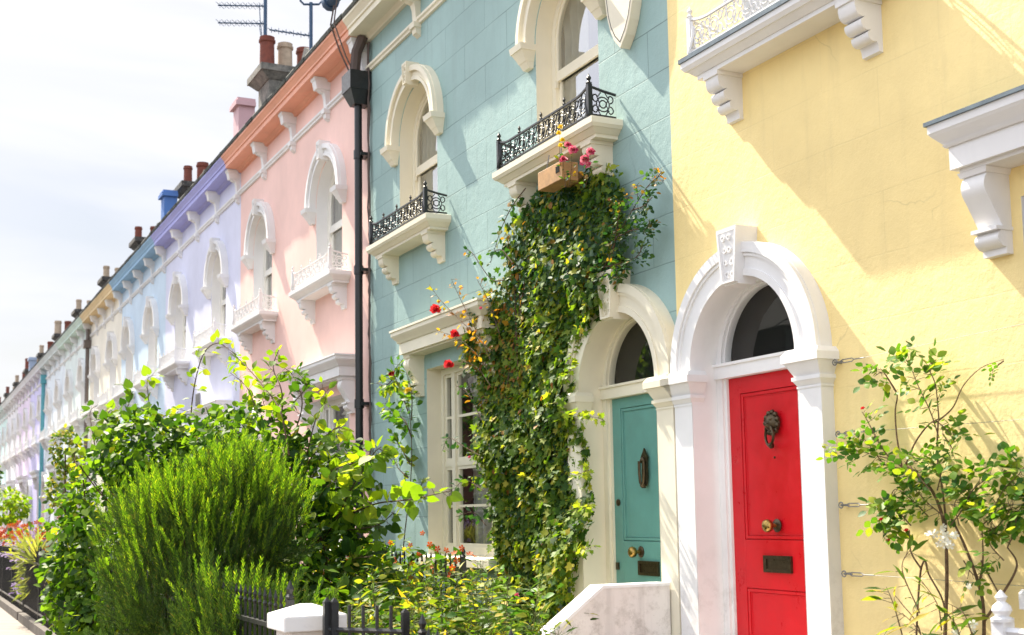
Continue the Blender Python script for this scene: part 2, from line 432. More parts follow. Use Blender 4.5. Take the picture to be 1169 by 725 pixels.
def f_rail(m):
    X, Yh, h = -.265, .86, .23
    z = lambda y: h+.05*max(0, (abs(y)-.62)/.24)**2
    ys = np.linspace(-Yh, Yh, 33)
    m.tube([(X, y, z(y)) for y in ys], .013, 5); m.tube([(X, -Yh, .03), (X, Yh, .03)], .010, 5)
    # scroll motifs
    nm = 9; st = 2*Yh/nm
    def motif(fn, c, sg):
        for pl in (spiral(c, .13, .062, .062, 0, 2*PI, 14), spiral(c, .13, .036, .030, 0, 2*PI, 10)):
            m.tube([fn(a, b) for a, b in pl], .0065, 4, caps=False)
        for s in (-1, 1):
            m.tube([fn(a, b) for a, b in spiral(c+s*.068, .185, .040, .010, -PI/2, -PI/2+s*sg*1.6*PI)], .0065, 4)
            m.tube([fn(a, b) for a, b in spiral(c+s*.068, .078, .040, .010, PI/2, PI/2-s*sg*1.6*PI)], .0065, 4)
            m.tube([fn(c+s*.02, .03), fn(c+s*.052, .085), fn(c+s*.03, .13), fn(c+s*.055, .185), fn(c+s*.02, h)], .0055, 4)
    for i in range(nm): motif(lambda a, b: (X, a, b), -Yh+st*(i+.5), 1 if i % 2 else -1)
    for s in (-1, 1):
        m.tube([(X, s*Yh, h+.04), (-.13, s*Yh, h+.012), (-.012, s*Yh, h-.005)], .013, 5); m.tube([(X, s*Yh, .03), (-.012, s*Yh, .03)], .010, 5)
        motif(lambda a, b: (a, s*Yh, b), -.135, 1)
        m.box((X-.02, s*Yh-.02, 0), (X+.02, s*Yh+.02, h+.055))
        m.lathe([(.022, h+.055), (.028, h+.066), (.015, h+.076), (.011, h+.086), (.022, h+.104), (.017, h+.118), (.007, h+.128), (.003, h+.145)], (X, s*Yh, 0), 8)
        # curved stay at the corner
        m.tube([(X-.0, s*(Yh-.02), h+.02), (X-.01, s*(Yh-.045), .14), (X-.02, s*Yh, .02)], .014, 5)
    for y in (-.43, 0, .43):
        m.lathe([(.010, h+.005), (.017, h+.02), (.008, h+.035), (.016, h+.055), (.003, h+.08)], (X, y, 0), 6)
def f_eave_bracket(m):
    # hangs from the soffit at z=0 down past the string course
    pr = [(0, 0), (-.21, 0), (-.215, -.05), (-.18, -.07), (-.185, -.13), (-.15, -.19), (-.09, -.21), (-.07, -.27), (-.055, -.45), (-.075, -.50), (-.06, -.56), (0, -.60)]
    m.profy(pr, -.055, .055)
    m.frus((-.235, 0, -.085, .085, -.045), (-.245, 0, -.095, .095, -.004)); m.frus((-.20, 0, -.075, .075, -.165), (-.225, 0, -.08, .08, -.0451))
    m.box((-.095, -.07, -.50), (0, .07, -.44))
HP = .30
def f_hood_slab(m):
    a, p = 1.19, HP
    m.frus((-p, 0, -a, a, -.045), (-p, 0, -a, a, 0)); m.frus((-p+.012, 0, -a+.012, a-.012, -.06), (-p+.002, 0, -a+.002, a-.002, -.0451)); m.frus((-p+.06, 0, -a+.06, a-.06, -.115), (-p+.012, 0, -a+.012, a-.012, -.0601))
    m.frus((-p+.062, 0, -a+.062, a-.062, -.13), (-p+.05, 0, -a+.05, a-.05, -.1151)); m.box((-p+.075, -a+.075, -.255), (0, a-.075, -.1301)); m.box((-p+.11, -a+.11, -.275), (0, a-.11, -.2551))
def f_hood_lead(m):
    a, p = 1.19, HP; m.box((-p-.014, -a-.014, .0), (0, a+.014, .022))
def f_hood_console(m):
    pr = [(0, 0), (-.17, 0)]
    pr += [(-.155-.035*math.sin(t*PI), -.02-.15*t) for t in np.linspace(0, 1, 8)]
    pr += [(-.155+.085*t-.0*t, -.17-.14*t) for t in np.linspace(.15, 1, 4)]
    pr += [(-.075-.035*math.sin(t*PI), -.33-.09*t) for t in np.linspace(0, 1, 7)]
    pr += [(-.05, -.425), (-.05, -.46), (0, -.46)]
    m.profy(pr, -.08, .08)
    m.frus((-.18, 0, -.088, .088, -.03), (-.19, 0, -.10, .10, -.001)); m.box((-.125, -.088, -.335), (0, .088, -.315))
GW, GZ0, GZ1 = .85, 1.12, 3.18
def f_g_reveal(m):
    o = rect(-GW, GW, GZ0, GZ1); m.add([(0, y, z) for y, z in o]+[(.26, y, z) for y, z in o], [(i, (i+1) % 4, 4+(i+1) % 4, 4+i) for i in range(4)])
def f_g_frame(m):
    m.ring(rect(-GW+.002, GW-.002, GZ0+.002, GZ1-.002), rect(-GW+.07, GW-.07, GZ0+.09, GZ1-.07), .17, .255)
    zm = (GZ0+GZ1)/2-.04
    for s in (-1, 1): m.box((.165, s*.5-.045, GZ0+.09), (.25, s*.5+.045, GZ1-.07))
    for y0, y1 in ((-GW+.07, -.545), (-.455, .455), (.545, GW-.07)):
        m.box((.185, y0, zm-.03), (.235, y1, zm+.03))
        for a, b in ((GZ0+.09, zm-.03), (zm+.03, GZ1-.07)):
            m.box((.2, y0, (a+b)/2-.014), (.225, y1, (a+b)/2+.014))
            m.ring(rect(y0, y1, a, b), rect(y0+.035, y1-.035, a+.035, b-.035), .195, .23)
def f_g_glass(m): m.add([(.212, y, z) for y, z in rect(-GW+.06, GW-.06, GZ0+.06, GZ1-.06)], [(0, 1, 2, 3)])
def f_g_curtain(m): curtain(m, -.5, .5, GZ0+.02, GZ1-.08, .4); curtain(m, -GW, -.56, GZ0, GZ1, .36)
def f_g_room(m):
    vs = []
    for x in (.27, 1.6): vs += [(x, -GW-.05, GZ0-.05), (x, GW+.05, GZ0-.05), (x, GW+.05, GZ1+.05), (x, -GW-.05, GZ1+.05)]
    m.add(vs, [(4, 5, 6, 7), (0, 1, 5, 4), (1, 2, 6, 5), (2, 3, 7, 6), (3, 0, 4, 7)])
def f_g_sill(m): m.frus((-.10, .0, -GW-.08, GW+.08, GZ0-.10), (-.10, .0, -GW-.08, GW+.08, GZ0-.02)); m.frus((-.10, 0, -GW-.08, GW+.08, GZ0-.02), (-.08, 0, -GW-.08, GW+.08, GZ0))
# doorway: z = 0 at the threshold
TH = .44
DR0, DR1, DZS = .595, .83, 2.13
def f_door_reveal(m):
    o = arch(DR0, 0, DZS, 32); n = len(o)
    m.add([(-.1, y, z) for y, z in o]+[(.21, y, z) for y, z in o], [(i, i+1, n+i+1, n+i) for i in range(n-1)])
def f_archivolt(m):
    m.ring(arc(DR1, DZS, 36), arc(DR0-.001, DZS, 36), -.10, 0, False)
    m.ring(arc(DR1-.003, DZS, 36), arc(DR1-.075, DZS, 36), -.13, -.099, False)
    m.ring(arc(DR1-.077, DZS, 36), arc(DR1-.10, DZS, 36), -.115, -.099, False)
    m.ring(arc(DR0+.05, DZS, 36), arc(DR0+.0, DZS, 36), -.112, -.099, False)
def f_pilaster(m):
    w = (DR1-DR0)/2
    m.box((-.10, -w+.006, 0), (0, w-.006, DZS-.25))
    m.frus((-.105, 0, -w, w, DZS-.2501), (-.105, 0, -w-.002, w+.002, DZS-.235))
    m.frus((-.10, 0, -w+.004, w-.004, DZS-.235), (-.125, 0, -w-.018, w+.018, DZS-.20))
    m.box((-.13, -w-.022, DZS-.1999), (0, w+.022, DZS-.175))
    m.frus((-.115, 0, -w-.006, w+.006, DZS-.1749), (-.165, 0, -w-.05, w+.05, DZS-.085))
    m.box((-.18, -w-.062, DZS-.0849), (0, w+.062, DZS-.035)); m.frus((-.18, 0, -w-.062, w+.062, DZS-.0349), (-.15, 0, -w-.035, w+.035, DZS))
    m.box((-.12, -w-.018, 0.0), (-.1001, w+.018, .16))
def f_door_keystone(m): f_keystone(m, .075, .115, .40, .185, 8)
def f_door_frame(m):
    z1 = DZS-.06
    for s in (-1, 1): m.box((.12, s*(DR0-.035)-.034, 0), (.21, s*(DR0-.035)+.034, z1)); m.box((.145, s*(DR0-.078)-.012, 0), (.2, s*(DR0-.078)+.012, z1))
    m.box((.10, -DR0+.001, z1), (.21, DR0-.001, DZS+.03)); m.box((.085, -DR0+.001, DZS+.0301), (.2, DR0-.001, DZS+.05))
    m.ring(arc(DR0-.001, DZS+.05, 32), arc(DR0-.065, DZS+.05, 32), .12, .205, False)
    m.ring(arc(DR0-.063, DZS+.05, 32), arc(DR0-.08, DZS+.05, 32), .145, .2, False)
def f_fan_glass(m):
    o = arc(DR0-.07, DZS+.045, 32); m.add([(.17, y, z) for y, z in o], [tuple(range(len(o)))])
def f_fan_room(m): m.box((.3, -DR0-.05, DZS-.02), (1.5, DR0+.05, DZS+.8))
DWH = DR0-.09
def f_leaf(m, panels):
    z1 = DZS-.062; x = .165
    zs = [0]+[q for p in panels for q in p]+[z1]
    yi = DWH-.13
    m.box((x, -DWH, 0), (x+.04, -yi, z1)); m.box((x, yi, 0), (x+.04, DWH, z1))
    for i in range(0, len(zs), 2): m.box((x, -yi, zs[i]), (x+.04, yi, zs[i+1]))
    for a, b in panels:
        m.box((x+.016, -yi, a), (x+.035, yi, b))
        g = .006
        for o, wd, dp in ((g, .022, .012), (g+.024, .008, .004)):
            pr_o = rect(-yi+o, yi-o, a+o, b-o); pr_i = rect(-yi+o+wd, yi-o-wd, a+o+wd, b-o-wd)
            m.ring(pr_o, pr_i, x+.016-dp, x+.0161)

def wall_mesh(name, mat, y0, y1, z1, holes):
    import bmesh
    bm = bmesh.new()
    edges = []
    for loop in [[(y0, 0), (y0, z1), (y1, z1), (y1, 0)]]+holes:
        vs = [bm.verts.new((0, y, z)) for y, z in loop]
        edges += [bm.edges.new((vs[i], vs[(i+1) % len(vs)])) for i in range(len(vs))]
    bmesh.ops.triangle_fill(bm, use_beauty=True, use_dissolve=False, edges=edges, normal=(-1, 0, 0))
    # side and back returns give the front real thickness
    for (ya, yb) in ((y0, y0), (y1, y1)):
        q = [bm.verts.new((0, ya, 0)), bm.verts.new((0, ya, z1)), bm.verts.new((8, ya, z1)), bm.verts.new((8, ya, 0))]; bm.faces.new(q)
    for f in bm.faces:
        if abs(f.normal.x) > .5 and f.normal.x > 0: f.normal_flip()
    me = bpy.data.meshes.new(name); bm.to_mesh(me); bm.free(); me.materials.append(mat); return me

FX = 5.30      # facade plane
SILL = 4.80
def house(label, y0, y1, paint, trim, trimcol=None, first=(), ground=None, door=None, eave=None, soffit=None, rail=WHITE, joints=0, detail=2, sill_trim=None, revealm=None, leadtop=False, chimney=True, stub=None, bump=.35, wear=.35, holesdoor=True):
    root = thing('terraced_house', label, 'house', (FX, y0, 0), 'pastel terraced houses')
    P = lambda n, me, y, z, par=root, x=0.: link(n, me, par, (FX+x, y, z))
    wallm = stucco('render_'+paint[0], paint[1], joints, wear, bump)
    eavem = eave or wallm; sill_trim = sill_trim or trim; revealm = revealm or trim
    holes = []
    L0 = y0
    for yc in first: holes.append([(y+yc-L0, z+SILL) for y, z in arch(AW, 0, AZS)])
    if ground: holes.append([(y+ground-L0, z) for y, z in rect(-GW, GW, GZ0, GZ1)])
    if door: holes.append([(y+door[0]-L0, z+TH) for y, z in arch(DR0, 0, DZS, 32)])
    link('wall', wall_mesh('wall', wallm, 0.0, y1-y0, 7.95, holes), root, (FX, y0, 0))
    # eaves, gutter and string course
    m = MB(); ya, yb = 0.004, y1-y0-.004
    m.profy([(0, 7.69), (-.28, 7.69), (-.28, 7.765), (-.30, 7.77), (-.30, 7.80), (-.335, 7.845), (-.36, 7.87), (-.36, 7.90), (0, 7.90)], ya, yb)
    m.profy([(0, 7.63), (-.045, 7.635), (-.05, 7.66), (-.09, 7.6895), (0, 7.6895)], ya+.002, yb-.002)
    link('eaves', m.mesh('eaves', eavem), root, (FX, y0, 0))
    m = MB(); yy = ya; r = random.Random(int(y0*10))
    while yy < yb-.02:
        e = min(yb, yy+r.uniform(.22, .5)); d = r.uniform(-.01, .01)
        m.profy([(-.02, 7.901), (-.375+d, 7.901), (-.385+d, 7.95), (-.36+d, 7.985+d), (-.02, 7.985)], yy, e-.004); yy = e
    link('gutter', m.mesh('gutter', MOSS), root, (FX, y0, 0))
    m = MB(); m.profy([(0, 7.23), (-.03, 7.235), (-.035, 7.26), (-.055, 7.275), (-.055, 7.305), (-.035, 7.32), (0, 7.325)], ya, yb)
    link('string_course', m.mesh('string_course', trim), root, (FX, y0, 0))
    nb = 4
    for i in range(nb):
        P('eaves_bracket', cached('eaves_bracket', trim, f_eave_bracket), y0+(y1-y0)*(i+.5+.5*0)/nb if False else y0+(y1-y0)*i/nb+.10 if i == 0 else y0+(y1-y0)*i/nb, 7.689)
    # roof
    m = MB(); m.prism([(-.33, ya, 7.97), (3.9, ya, 10.35), (8.1, ya, 7.9), (8.1, ya, 7.8), (3.9, ya, 10.25), (-.33, ya, 7.90)], (0, yb-ya, 0))
    link('roof', m.mesh('roof', SLATE), root, (FX, y0, 0))
    if stub is not None:
        m = MB(); m.box((-.10, y1-y0-.2, 7.99), (.19, y1-y0+.18, 8.80)); m.box((-.16, y1-y0-.26, 8.8001), (.195, y1-y0+.24, 8.88)); m.box((-.13, y1-y0-.23, 8.8801), (.193, y1-y0+.2, 8.94))
        link('parapet_pier', m.mesh('parapet_pier', stub), root, (FX, y0, 0))
    if chimney:
        m = MB(); c = y1-y0; lw = 0 if y1 < 22 else -.42
        m.box((.40, c-.36, 8.0), (1.75, c+.36, 9.30+lw)); m.frus((.38, 1.77, c-.38, c+.38, 9.3001+lw), (.24, 1.9, c-.48, c+.48, 9.42+lw)); m.box((.22, c-.5, 9.4201+lw), (1.92, c+.5, 9.54+lw))
        ch = link('chimney', m.mesh('chimney', STONE if y1 < 22 else SOOT), root, (FX, y0, 0))
        r = random.Random(int(y1*7))
        for k in range(4):
            big = r.random() < (.7 if y1 < 22 else .25)
            def pot(mm, R=.14, H=.60): mm.lathe([(R*1.05, 0), (R*.98, H*.08), (R*.92, H*.8), (R*1.08, H*.84), (R*1.08, H*.9), (R*.95, H*.91), (R*.98, H*.99), (R*.82, H), (R*.8, H-.08)], (0, 0, 0), 14)
            key = 'chimney_pot'; mt = TERRA if r.random() < .65 else BUFF
            me = cached(key if big else 'narrow_chimney_pot', mt, (lambda q: pot(q)) if big else (lambda q: pot(q, .10, .42)))
            P('chimney_pot', me, y1+r.uniform(-.2, .2), 9.5402+lw, ch, .42+k*.38)
    # first floor windows
    for yc in first:
        wn = P('window', cached('window_reveal', revealm, f_arch_reveal), yc, SILL)
        P('sash_frame', cached('sash_frame', SASHW if trim is WHITE else trim, f_arch_frame, False), yc, SILL, wn)
        P('glass', cached('arched_glass', GLASS, f_arch_glass, False), yc, SILL, wn)
        P('curtain', cached('arched_curtain', CURT, f_arch_curtain), yc, SILL, wn)
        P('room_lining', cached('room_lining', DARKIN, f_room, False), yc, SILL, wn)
        h = P('window_hood', cached('window_hood', trim, f_arch_hood), yc, SILL)
        for s in (-1, 1): P('corbel', cached('hood_corbel', trim, f_hood_corbel, False), yc+s*.69, SILL+AZS, h)
        P('keystone', cached('keystone', trim, f_keystone, False), yc, SILL+AZS+.55, h)
        sl = P('balcony', cached('balcony_slab', sill_trim, f_slab, False), yc, SILL-.01)
        for s in (-1, 1): P('bracket', cached('scroll_bracket', sill_trim, f_bracket), yc+s*.70, SILL-.166, sl)
        P('railing', cached('balcony_railing', rail, f_rail), yc, SILL+(.003 if leadtop else -.009), sl)
        if leadtop: P('lead_flashing', cached('lead_flashing', LEAD, f_flash, False), yc, SILL-.01, sl)
    if ground:
        wn = P('window', cached('ground_window_reveal', revealm, f_g_reveal, False), ground, 0)
        P('sash_frame', cached('ground_sash_frame', SASHW if trim is WHITE else trim, f_g_frame, False), ground, 0, wn)
        P('glass', cached('ground_glass', GLASSG, f_g_glass, False), ground, 0, wn)
        P('curtain', cached('ground_curtain', CURT, f_g_curtain), ground, 0, wn)
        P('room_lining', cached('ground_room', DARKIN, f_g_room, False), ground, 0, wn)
        P('sill', cached('ground_sill', trim, f_g_sill, False), ground, 0, wn)
        hs = P('window_hood', cached('ground_hood', trim, f_hood_slab, False), ground, 3.62)
        for s in (-1, 1): P('console', cached('hood_console', trim, f_hood_console), ground+s*1.0, 3.62-.2755, hs)
        P('lead_top', cached('hood_lead', LEAD if leadtop else trim, f_hood_lead, False), ground, 3.62, hs)
    if door:
        yc, dm, panels, kit = door
        dc = P('doorcase', cached('archivolt', trim, f_archivolt), yc, TH)
        P('reveal', cached('door_reveal', revealm, f_door_reveal), yc, TH, dc)
        for s in (-1, 1): P('pilaster', cached('pilaster', trim, f_pilaster, False), yc+s*(DR0+DR1)/2, TH, dc)
        P('keystone', cached('door_keystone', trim, f_door_keystone, False), yc, TH+DZS+DR0-.06, dc)
        P('door_frame', cached('door_frame', trim, f_door_frame, False), yc, TH, dc)
        fl = P('fanlight', cached('fanlight_glass', GLASSD, f_fan_glass, False), yc, TH)
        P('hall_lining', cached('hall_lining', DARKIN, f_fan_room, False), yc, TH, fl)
        mm = MB(); f_leaf(mm, panels); me = bevelled(mm.mesh('door', dm), .003, 1)
        d = P('door', me, yc, TH)
        kit(d, yc, P)
    return root

def f_knob(m):
    m.lathe([(.015, .16), (.014, .118), (.022, .112), (.040, .10), (.046, .08), (.042, .062), (.025, .05), (.001, .047)], (0, 0, 0), 16, 'x')
def f_plate(m): m.lathe([(.046, .165), (.047, .158), (.034, .150), (.016, .146)], (0, 0, 0), 16, 'x')
def put_knob(P, y, z, d):
    k = P('door_knob', cached('door_knob', BRASS, f_knob), y, z, d); P('plate', cached('knob_plate', BRONZE, f_plate), y, z, k)
if 1: pass
def letterbox(m):
    m.ring(rect(-.15, .15, -.058, .058), rect(-.118, .118, -.034, .034), .145, .165); m.box((.154, -.118, -.034), (.163, .118, .034)); m.box((.150, -.11, .018), (.156, .11, .026))
def knocker_lion(m):
    m.lathe([(.075, .165), (.078, .155), (.066, .14), (.05, .125), (.034, .112), (.001, .108)], (0, 0, .03), 14, 'x')
    for k in range(11):
        a = 2*PI*k/11; m.lathe([(.022, .016), (.02, .0), (.001, -.014)], (.14, .066*math.cos(a), .03+.072*math.sin(a)), 7, 'x')
    m.lathe([(.024, .02), (.022, 0), (.001, -.03)], (.112, 0, .012), 8, 'x')
    for s in (-1, 1): m.lathe([(.012, .01), (.001, -.012)], (.112, s*.03, .05), 6, 'x')
    m.tube([(.125+.012*math.sin(a), .058*math.sin(a), -.06-.068*math.cos(a)) for a in np.linspace(-PI*.9, PI*.9, 19)], .011, 6)
    m.lathe([(.02, .02), (.022, 0), (.001, -.016)], (.13, 0, -.128), 8, 'x')
def knocker_long(m):
    m.prism([(.165, y, z) for y, z in ((-.03, -.13), (-.042, -.05), (-.035, .06), (-.05, .10), (-.02, .14), (0, .175), (.02, .14), (.05, .10), (.035, .06), (.042, -.05), (.03, -.13))], (-.016, 0, 0))
    m.tube([(.125, s*.034, z) for s, z in ((-1, .07), (-1, -.03), (-.7, -.1), (0, -.135), (.7, -.1), (1, -.03), (1, .07))], .012, 6)
    m.lathe([(.03, .03), (.028, 0), (.001, -.02)], (.13, 0, .075), 8, 'x'); m.lathe([(.022, .03), (.02, 0), (.001, -.02)], (.125, 0, -.13), 8, 'x')
    for z in (-.06, -.02, .02): m.lathe([(.018, .02), (.014, 0), (.001, -.012)], (.14, 0, z), 7, 'x')
def kit_red(d, yc, P):
    P('letter_box', cached('letter_box', BRONZE, letterbox, False), yc, TH+.735, d)
    put_knob(P, yc, TH+1.0, d)
    P('door_knocker', cached('lion_knocker', BRONZE, knocker_lion), yc, TH+1.68, d)
    P('peephole', cached('peephole', BRONZE, lambda m: m.lathe([(.009, .165), (.007, .158), (.001, .156)], (0, 0, 0), 8, 'x')), yc, TH+1.47, d)
def kit_teal(d, yc, P):
    P('letter_box', cached('letter_box', BRONZE, letterbox, False), yc-.02, TH+.655, d)
    put_knob(P, yc+.10, TH+.785, d)
    P('door_knocker', cached('long_knocker', BRONZE, knocker_long), yc, TH+1.45, d)
    P('lock', cached('door_lock', BRONZE, lambda m: m.lathe([(.03, .165), (.03, .155), (.02, .148), (.001, .146)], (0, 0, 0), 10, 'x')), yc+DWH-.07, TH+1.19, d)
    P('lower_lock', cached('lower_lock', BRONZE, lambda m: m.box((.15, -.02, -.03), (.1645, .02, .03)), False), yc+DWH-.04, TH+.66, d)
def kit_none(d, yc, P): P('door_knob', cached('door_knob', BRASS, f_knob), yc, TH+1.0, d)
P_RED = [(.12, .56), (.90, 1.95)]; P_TEAL = [(.12, .53), (.87, 1.98)]

YEL = ('yellow', (.95, .75, .345, 1)); TEA = ('teal', (.325, .47, .447, 1)); PNK = ('pink', (.88, .585, .51, 1)); PUR = ('lavender_blue', (.69, .70, .86, 1))
BLU = ('sky_blue', (.59, .72, .84, 1)); CRE = ('cream', (.89, .82, .68, 1))
stub_p = stucco('render_pink_pier', (.66, .42, .44, 1)); stub_b = stucco('render_blue_pier', (.09, .20, .50, 1)); stub_w = stucco('render_grey_pier', (.38, .46, .60, 1))
B = [1.0, 7.86, 14.72, 21.4, 28.2, 34.3, 40.3, 46.9, 53.3, 59.7, 66.2, 72.6, 79.0, 85.5, 92.0, 98.5, 105.]
yellow = house('yellow terraced house with a red door and white arch', B[0], B[1], YEL, WHITE, first=(6.32, 2.62), ground=3.74, door=(6.95, REDP, P_RED, kit_red), joints=.09, leadtop=True, bump=.6, wear=.26, revealm=WHITE, chimney=False)
teal = house('teal green terraced house with cream trim and a climber round its door', B[1], B[2], TEA, CREAM, first=(9.51, 13.08), ground=12.02, door=(8.62, TEALP, P_TEAL, kit_teal), joints=.55, rail=BLACK, eave=CREAM, bump=.5, wear=.42, chimney=False)
pink_e = stucco('render_pink_eaves', (.84, .41, .28, 1))  # orange puts the warm light bounced under the eaves into their colour
pink = house('pink terraced house with orange pink eaves and a black downpipe', B[2], B[3], PNK, WHITE, first=(16.40, 19.92), ground=16.4, door=(20.45, plain('grey_door_paint', (.2, .22, .25, 1)), P_RED, kit_none), eave=pink_e, stub=stub_p, wear=.1, bump=.2)
pure = stucco('render_violet_eaves', (.42, .43, .80, 1))
purple = house('lavender blue terraced house with violet eaves beside the pink one', B[3], B[4], PUR, WHITE, first=(23.05, 26.55), ground=23.1, door=(27.2, plain('navy_door_paint', (.03, .05, .15, 1)), P_RED, kit_none), eave=pure, stub=stub_b, wear=.1, bump=.2)
blue = house('sky blue terraced house with deeper blue eaves beyond the lavender one', B[4], B[5], BLU, WHITE, first=(29.75, 33.0), ground=29.9, door=(33.4, TEALP, P_RED, kit_none), eave=stucco('render_blue_eaves', (.30, .50, .70, 1)), wear=.1, bump=.2)
cream = house('cream terraced house with ochre yellow eaves between blue and mint ones', B[5], B[6], CRE, WHITE, first=(35.75, 38.9), ground=35.9, door=(39.4, REDP, P_RED, kit_none), eave=stucco('render_ochre_eaves', (.80, .61, .34, 1)), wear=.1, bump=.2)
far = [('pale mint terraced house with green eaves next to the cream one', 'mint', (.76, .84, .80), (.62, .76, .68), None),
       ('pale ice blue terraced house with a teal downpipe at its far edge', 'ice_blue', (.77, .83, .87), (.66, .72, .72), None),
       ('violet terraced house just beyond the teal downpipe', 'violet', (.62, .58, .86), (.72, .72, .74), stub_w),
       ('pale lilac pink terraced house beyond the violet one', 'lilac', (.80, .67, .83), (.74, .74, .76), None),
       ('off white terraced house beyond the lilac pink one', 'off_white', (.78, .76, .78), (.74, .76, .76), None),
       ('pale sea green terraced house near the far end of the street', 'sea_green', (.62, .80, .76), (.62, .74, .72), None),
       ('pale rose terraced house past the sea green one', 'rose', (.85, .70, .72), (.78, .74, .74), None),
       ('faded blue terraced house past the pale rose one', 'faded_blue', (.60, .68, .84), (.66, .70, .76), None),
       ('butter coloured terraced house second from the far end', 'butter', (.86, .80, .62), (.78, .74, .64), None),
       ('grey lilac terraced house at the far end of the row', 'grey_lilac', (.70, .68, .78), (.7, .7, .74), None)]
houses = [yellow, teal, pink, purple, blue, cream]
for i, (lab, nm, c, e, st) in enumerate(far):
    a, b_ = B[6+i], B[7+i]; wd = b_-a
    houses.append(house(lab, a, b_, (nm, c+(1,)), WHITE, first=(a+.25*wd, a+.75*wd), ground=a+.27*wd, door=(b_-.95, [TEALP, REDP, BLACKB][i % 3], P_RED, kit_none) if i < 6 else None,
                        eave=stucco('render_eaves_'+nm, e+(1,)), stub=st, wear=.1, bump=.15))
for i in range(3, 11):
    yc = B[i]+(B[i+1]-B[i])*(.62 if i % 2 else .42); m = MB()
    m.prism([(.25, yc-.75, 8.0), (.25, yc+.75, 8.0), (.25, yc+.7, 8.52), (.25, yc, 8.82), (.25, yc-.7, 8.52)], (2.4, 0, 0)); m.box((.2, yc-.8, 8.0), (.2499, yc-.62, 8.5)); m.box((.2, yc+.62, 8.0), (.2499, yc+.8, 8.5))
    link('dormer', m.mesh('dormer', SLATE), houses[i], (FX, 0, 0))

# shield plaque on the teal wall
def shield_out(k=1.0, dz=0):
    pts = [(0, 0), (.09, .09), (.155, .2), (.20, .33), (.225, .48), (.235, .64), (.235, .72)]
    pts = [(y*k, .4+(z-.4)*k) for y, z in pts]
    return pts+[(-y, z) for y, z in reversed(pts[1:])]
m = MB(); m.prism([(-.095, y, z) for y, z in shield_out()], (.0945, 0, 0))
sh = link('shield_plaque', bevelled(m.mesh('shield_plaque', CREAM), .006, 2), teal, (FX, 8.42, 5.33))
m = MB(); m.ring(shield_out(.88), shield_out(.85), -.0975, -.0945)
link('shield_outline', m.mesh('shield_outline', BLACK), sh, (FX, 8.42, 5.33))

# black downpipe with hopper on the pink house
m = MB(); py = B[2]+.06
m.tube([(5.17, py, 0), (5.17, py, 6.8)], .050, 12)
for z in (1.2, 2.9, 4.6, 6.1): m.tube([(5.17, py, z), (5.17, py, z+.11)], .062, 12); m.box((5.17, py-.11, z+.03), (5.297, py+.11, z+.07))
dp = link('downpipe', m.mesh('downpipe', BLACK, True), pink, (0, 0, 0))
m = MB(); m.frus((5.09, 5.29, py-.09, py+.09, 6.80), (5.02, 5.295, py-.15, py+.17, 6.98)); m.box((5.01, py-.16, 6.98), (5.296, py+.18, 7.22))
link('hopper', m.mesh('hopper', BLACK), dp)
m = MB(); m.tube([(5.12, py-.02, 7.24), (5.14, py-.03, 7.5), (5.2, py-.12, 7.69)], .07, 8)
for k in range(5):
    r = random.Random(k); m.tube([(5.27-r.uniform(0, .02), py-.12-r.uniform(0, .06)+.015*math.sin(z*3+k), z) for z in np.linspace(.6, 7.6, 40)], .008, 4)
m.tube([(4.93, py+.25, 8.2), (4.9, py+.3, 7.95), (5.02, py+.28, 7.6), (5.1, py+.15, 7.3)], .012, 5); m.tube([(4.93, py+.1, 8.3), (4.88, py+.1, 7.9), (5.0, py+.0, 7.45), (5.1, py-.05, 7.2)], .01, 5)
link('cables', m.mesh('cables', plain('weathered_cable', (.10, .07, .06, 1), .8), True), dp)
# teal downpipe far along the row
m = MB(); m.tube([(5.19, B[8]-.1, .4), (5.19, B[8]-.1, 7.2)], .08, 10); m.box((5.08, B[8]-.25, 7.1), (5.29, B[8]+.05, 7.45))
link('downpipe', m.mesh('far_downpipe', plain('teal_pipe_paint', (.10, .36, .42, 1)), True), houses[7], (0, 0, 0))
m = MB(); m.tube([(5.2, B[6], .4), (5.2, B[6], 7.5)], .06, 8); m.box((5.08, B[6]-.12, 6.9), (5.29, B[6]+.12, 7.15))
link('downpipe', m.mesh('mint_downpipe', plain('brown_pipe', (.14, .11, .09, 1)), True), houses[6], (0, 0, 0))
# dormer and ridge pipe on the pink roof
m = MB(); m.prism([(.55, 18.75, 8.2), (.55, 20.0, 8.2), (.55, 20.0, 8.8), (.55, 19.4, 9.32), (.55, 18.75, 9.0)], (2.2, 0, 0))
link('dormer', m.mesh('dormer', SLATE), pink, (FX, 0, 0))
m = MB(); m.tube([(5.6, 17.2, 9.22), (5.6, 14.8, 9.3)], .10, 10); m.tube([(5.6, 17.3, 9.22), (5.6, 17.18, 9.22)], .125, 10); m.tube([(5.6, 15.5, 9.27), (5.65, 15.5, 8.1)], .04, 6)
link('roof_pipe', m.mesh('roof_pipe', BLUEG, True), pink, (0, 0, 0))
m = MB(); m.box((5.27, 24.55, 3.78), (5.297, 24.85, 4.02)); [m.box((5.262, 24.58, 3.80+k*.045), (5.2699, 24.82, 3.82+k*.045)) for k in range(5)]
link('air_vent', m.mesh('air_vent', STEEL), purple, (0, 0, 0))

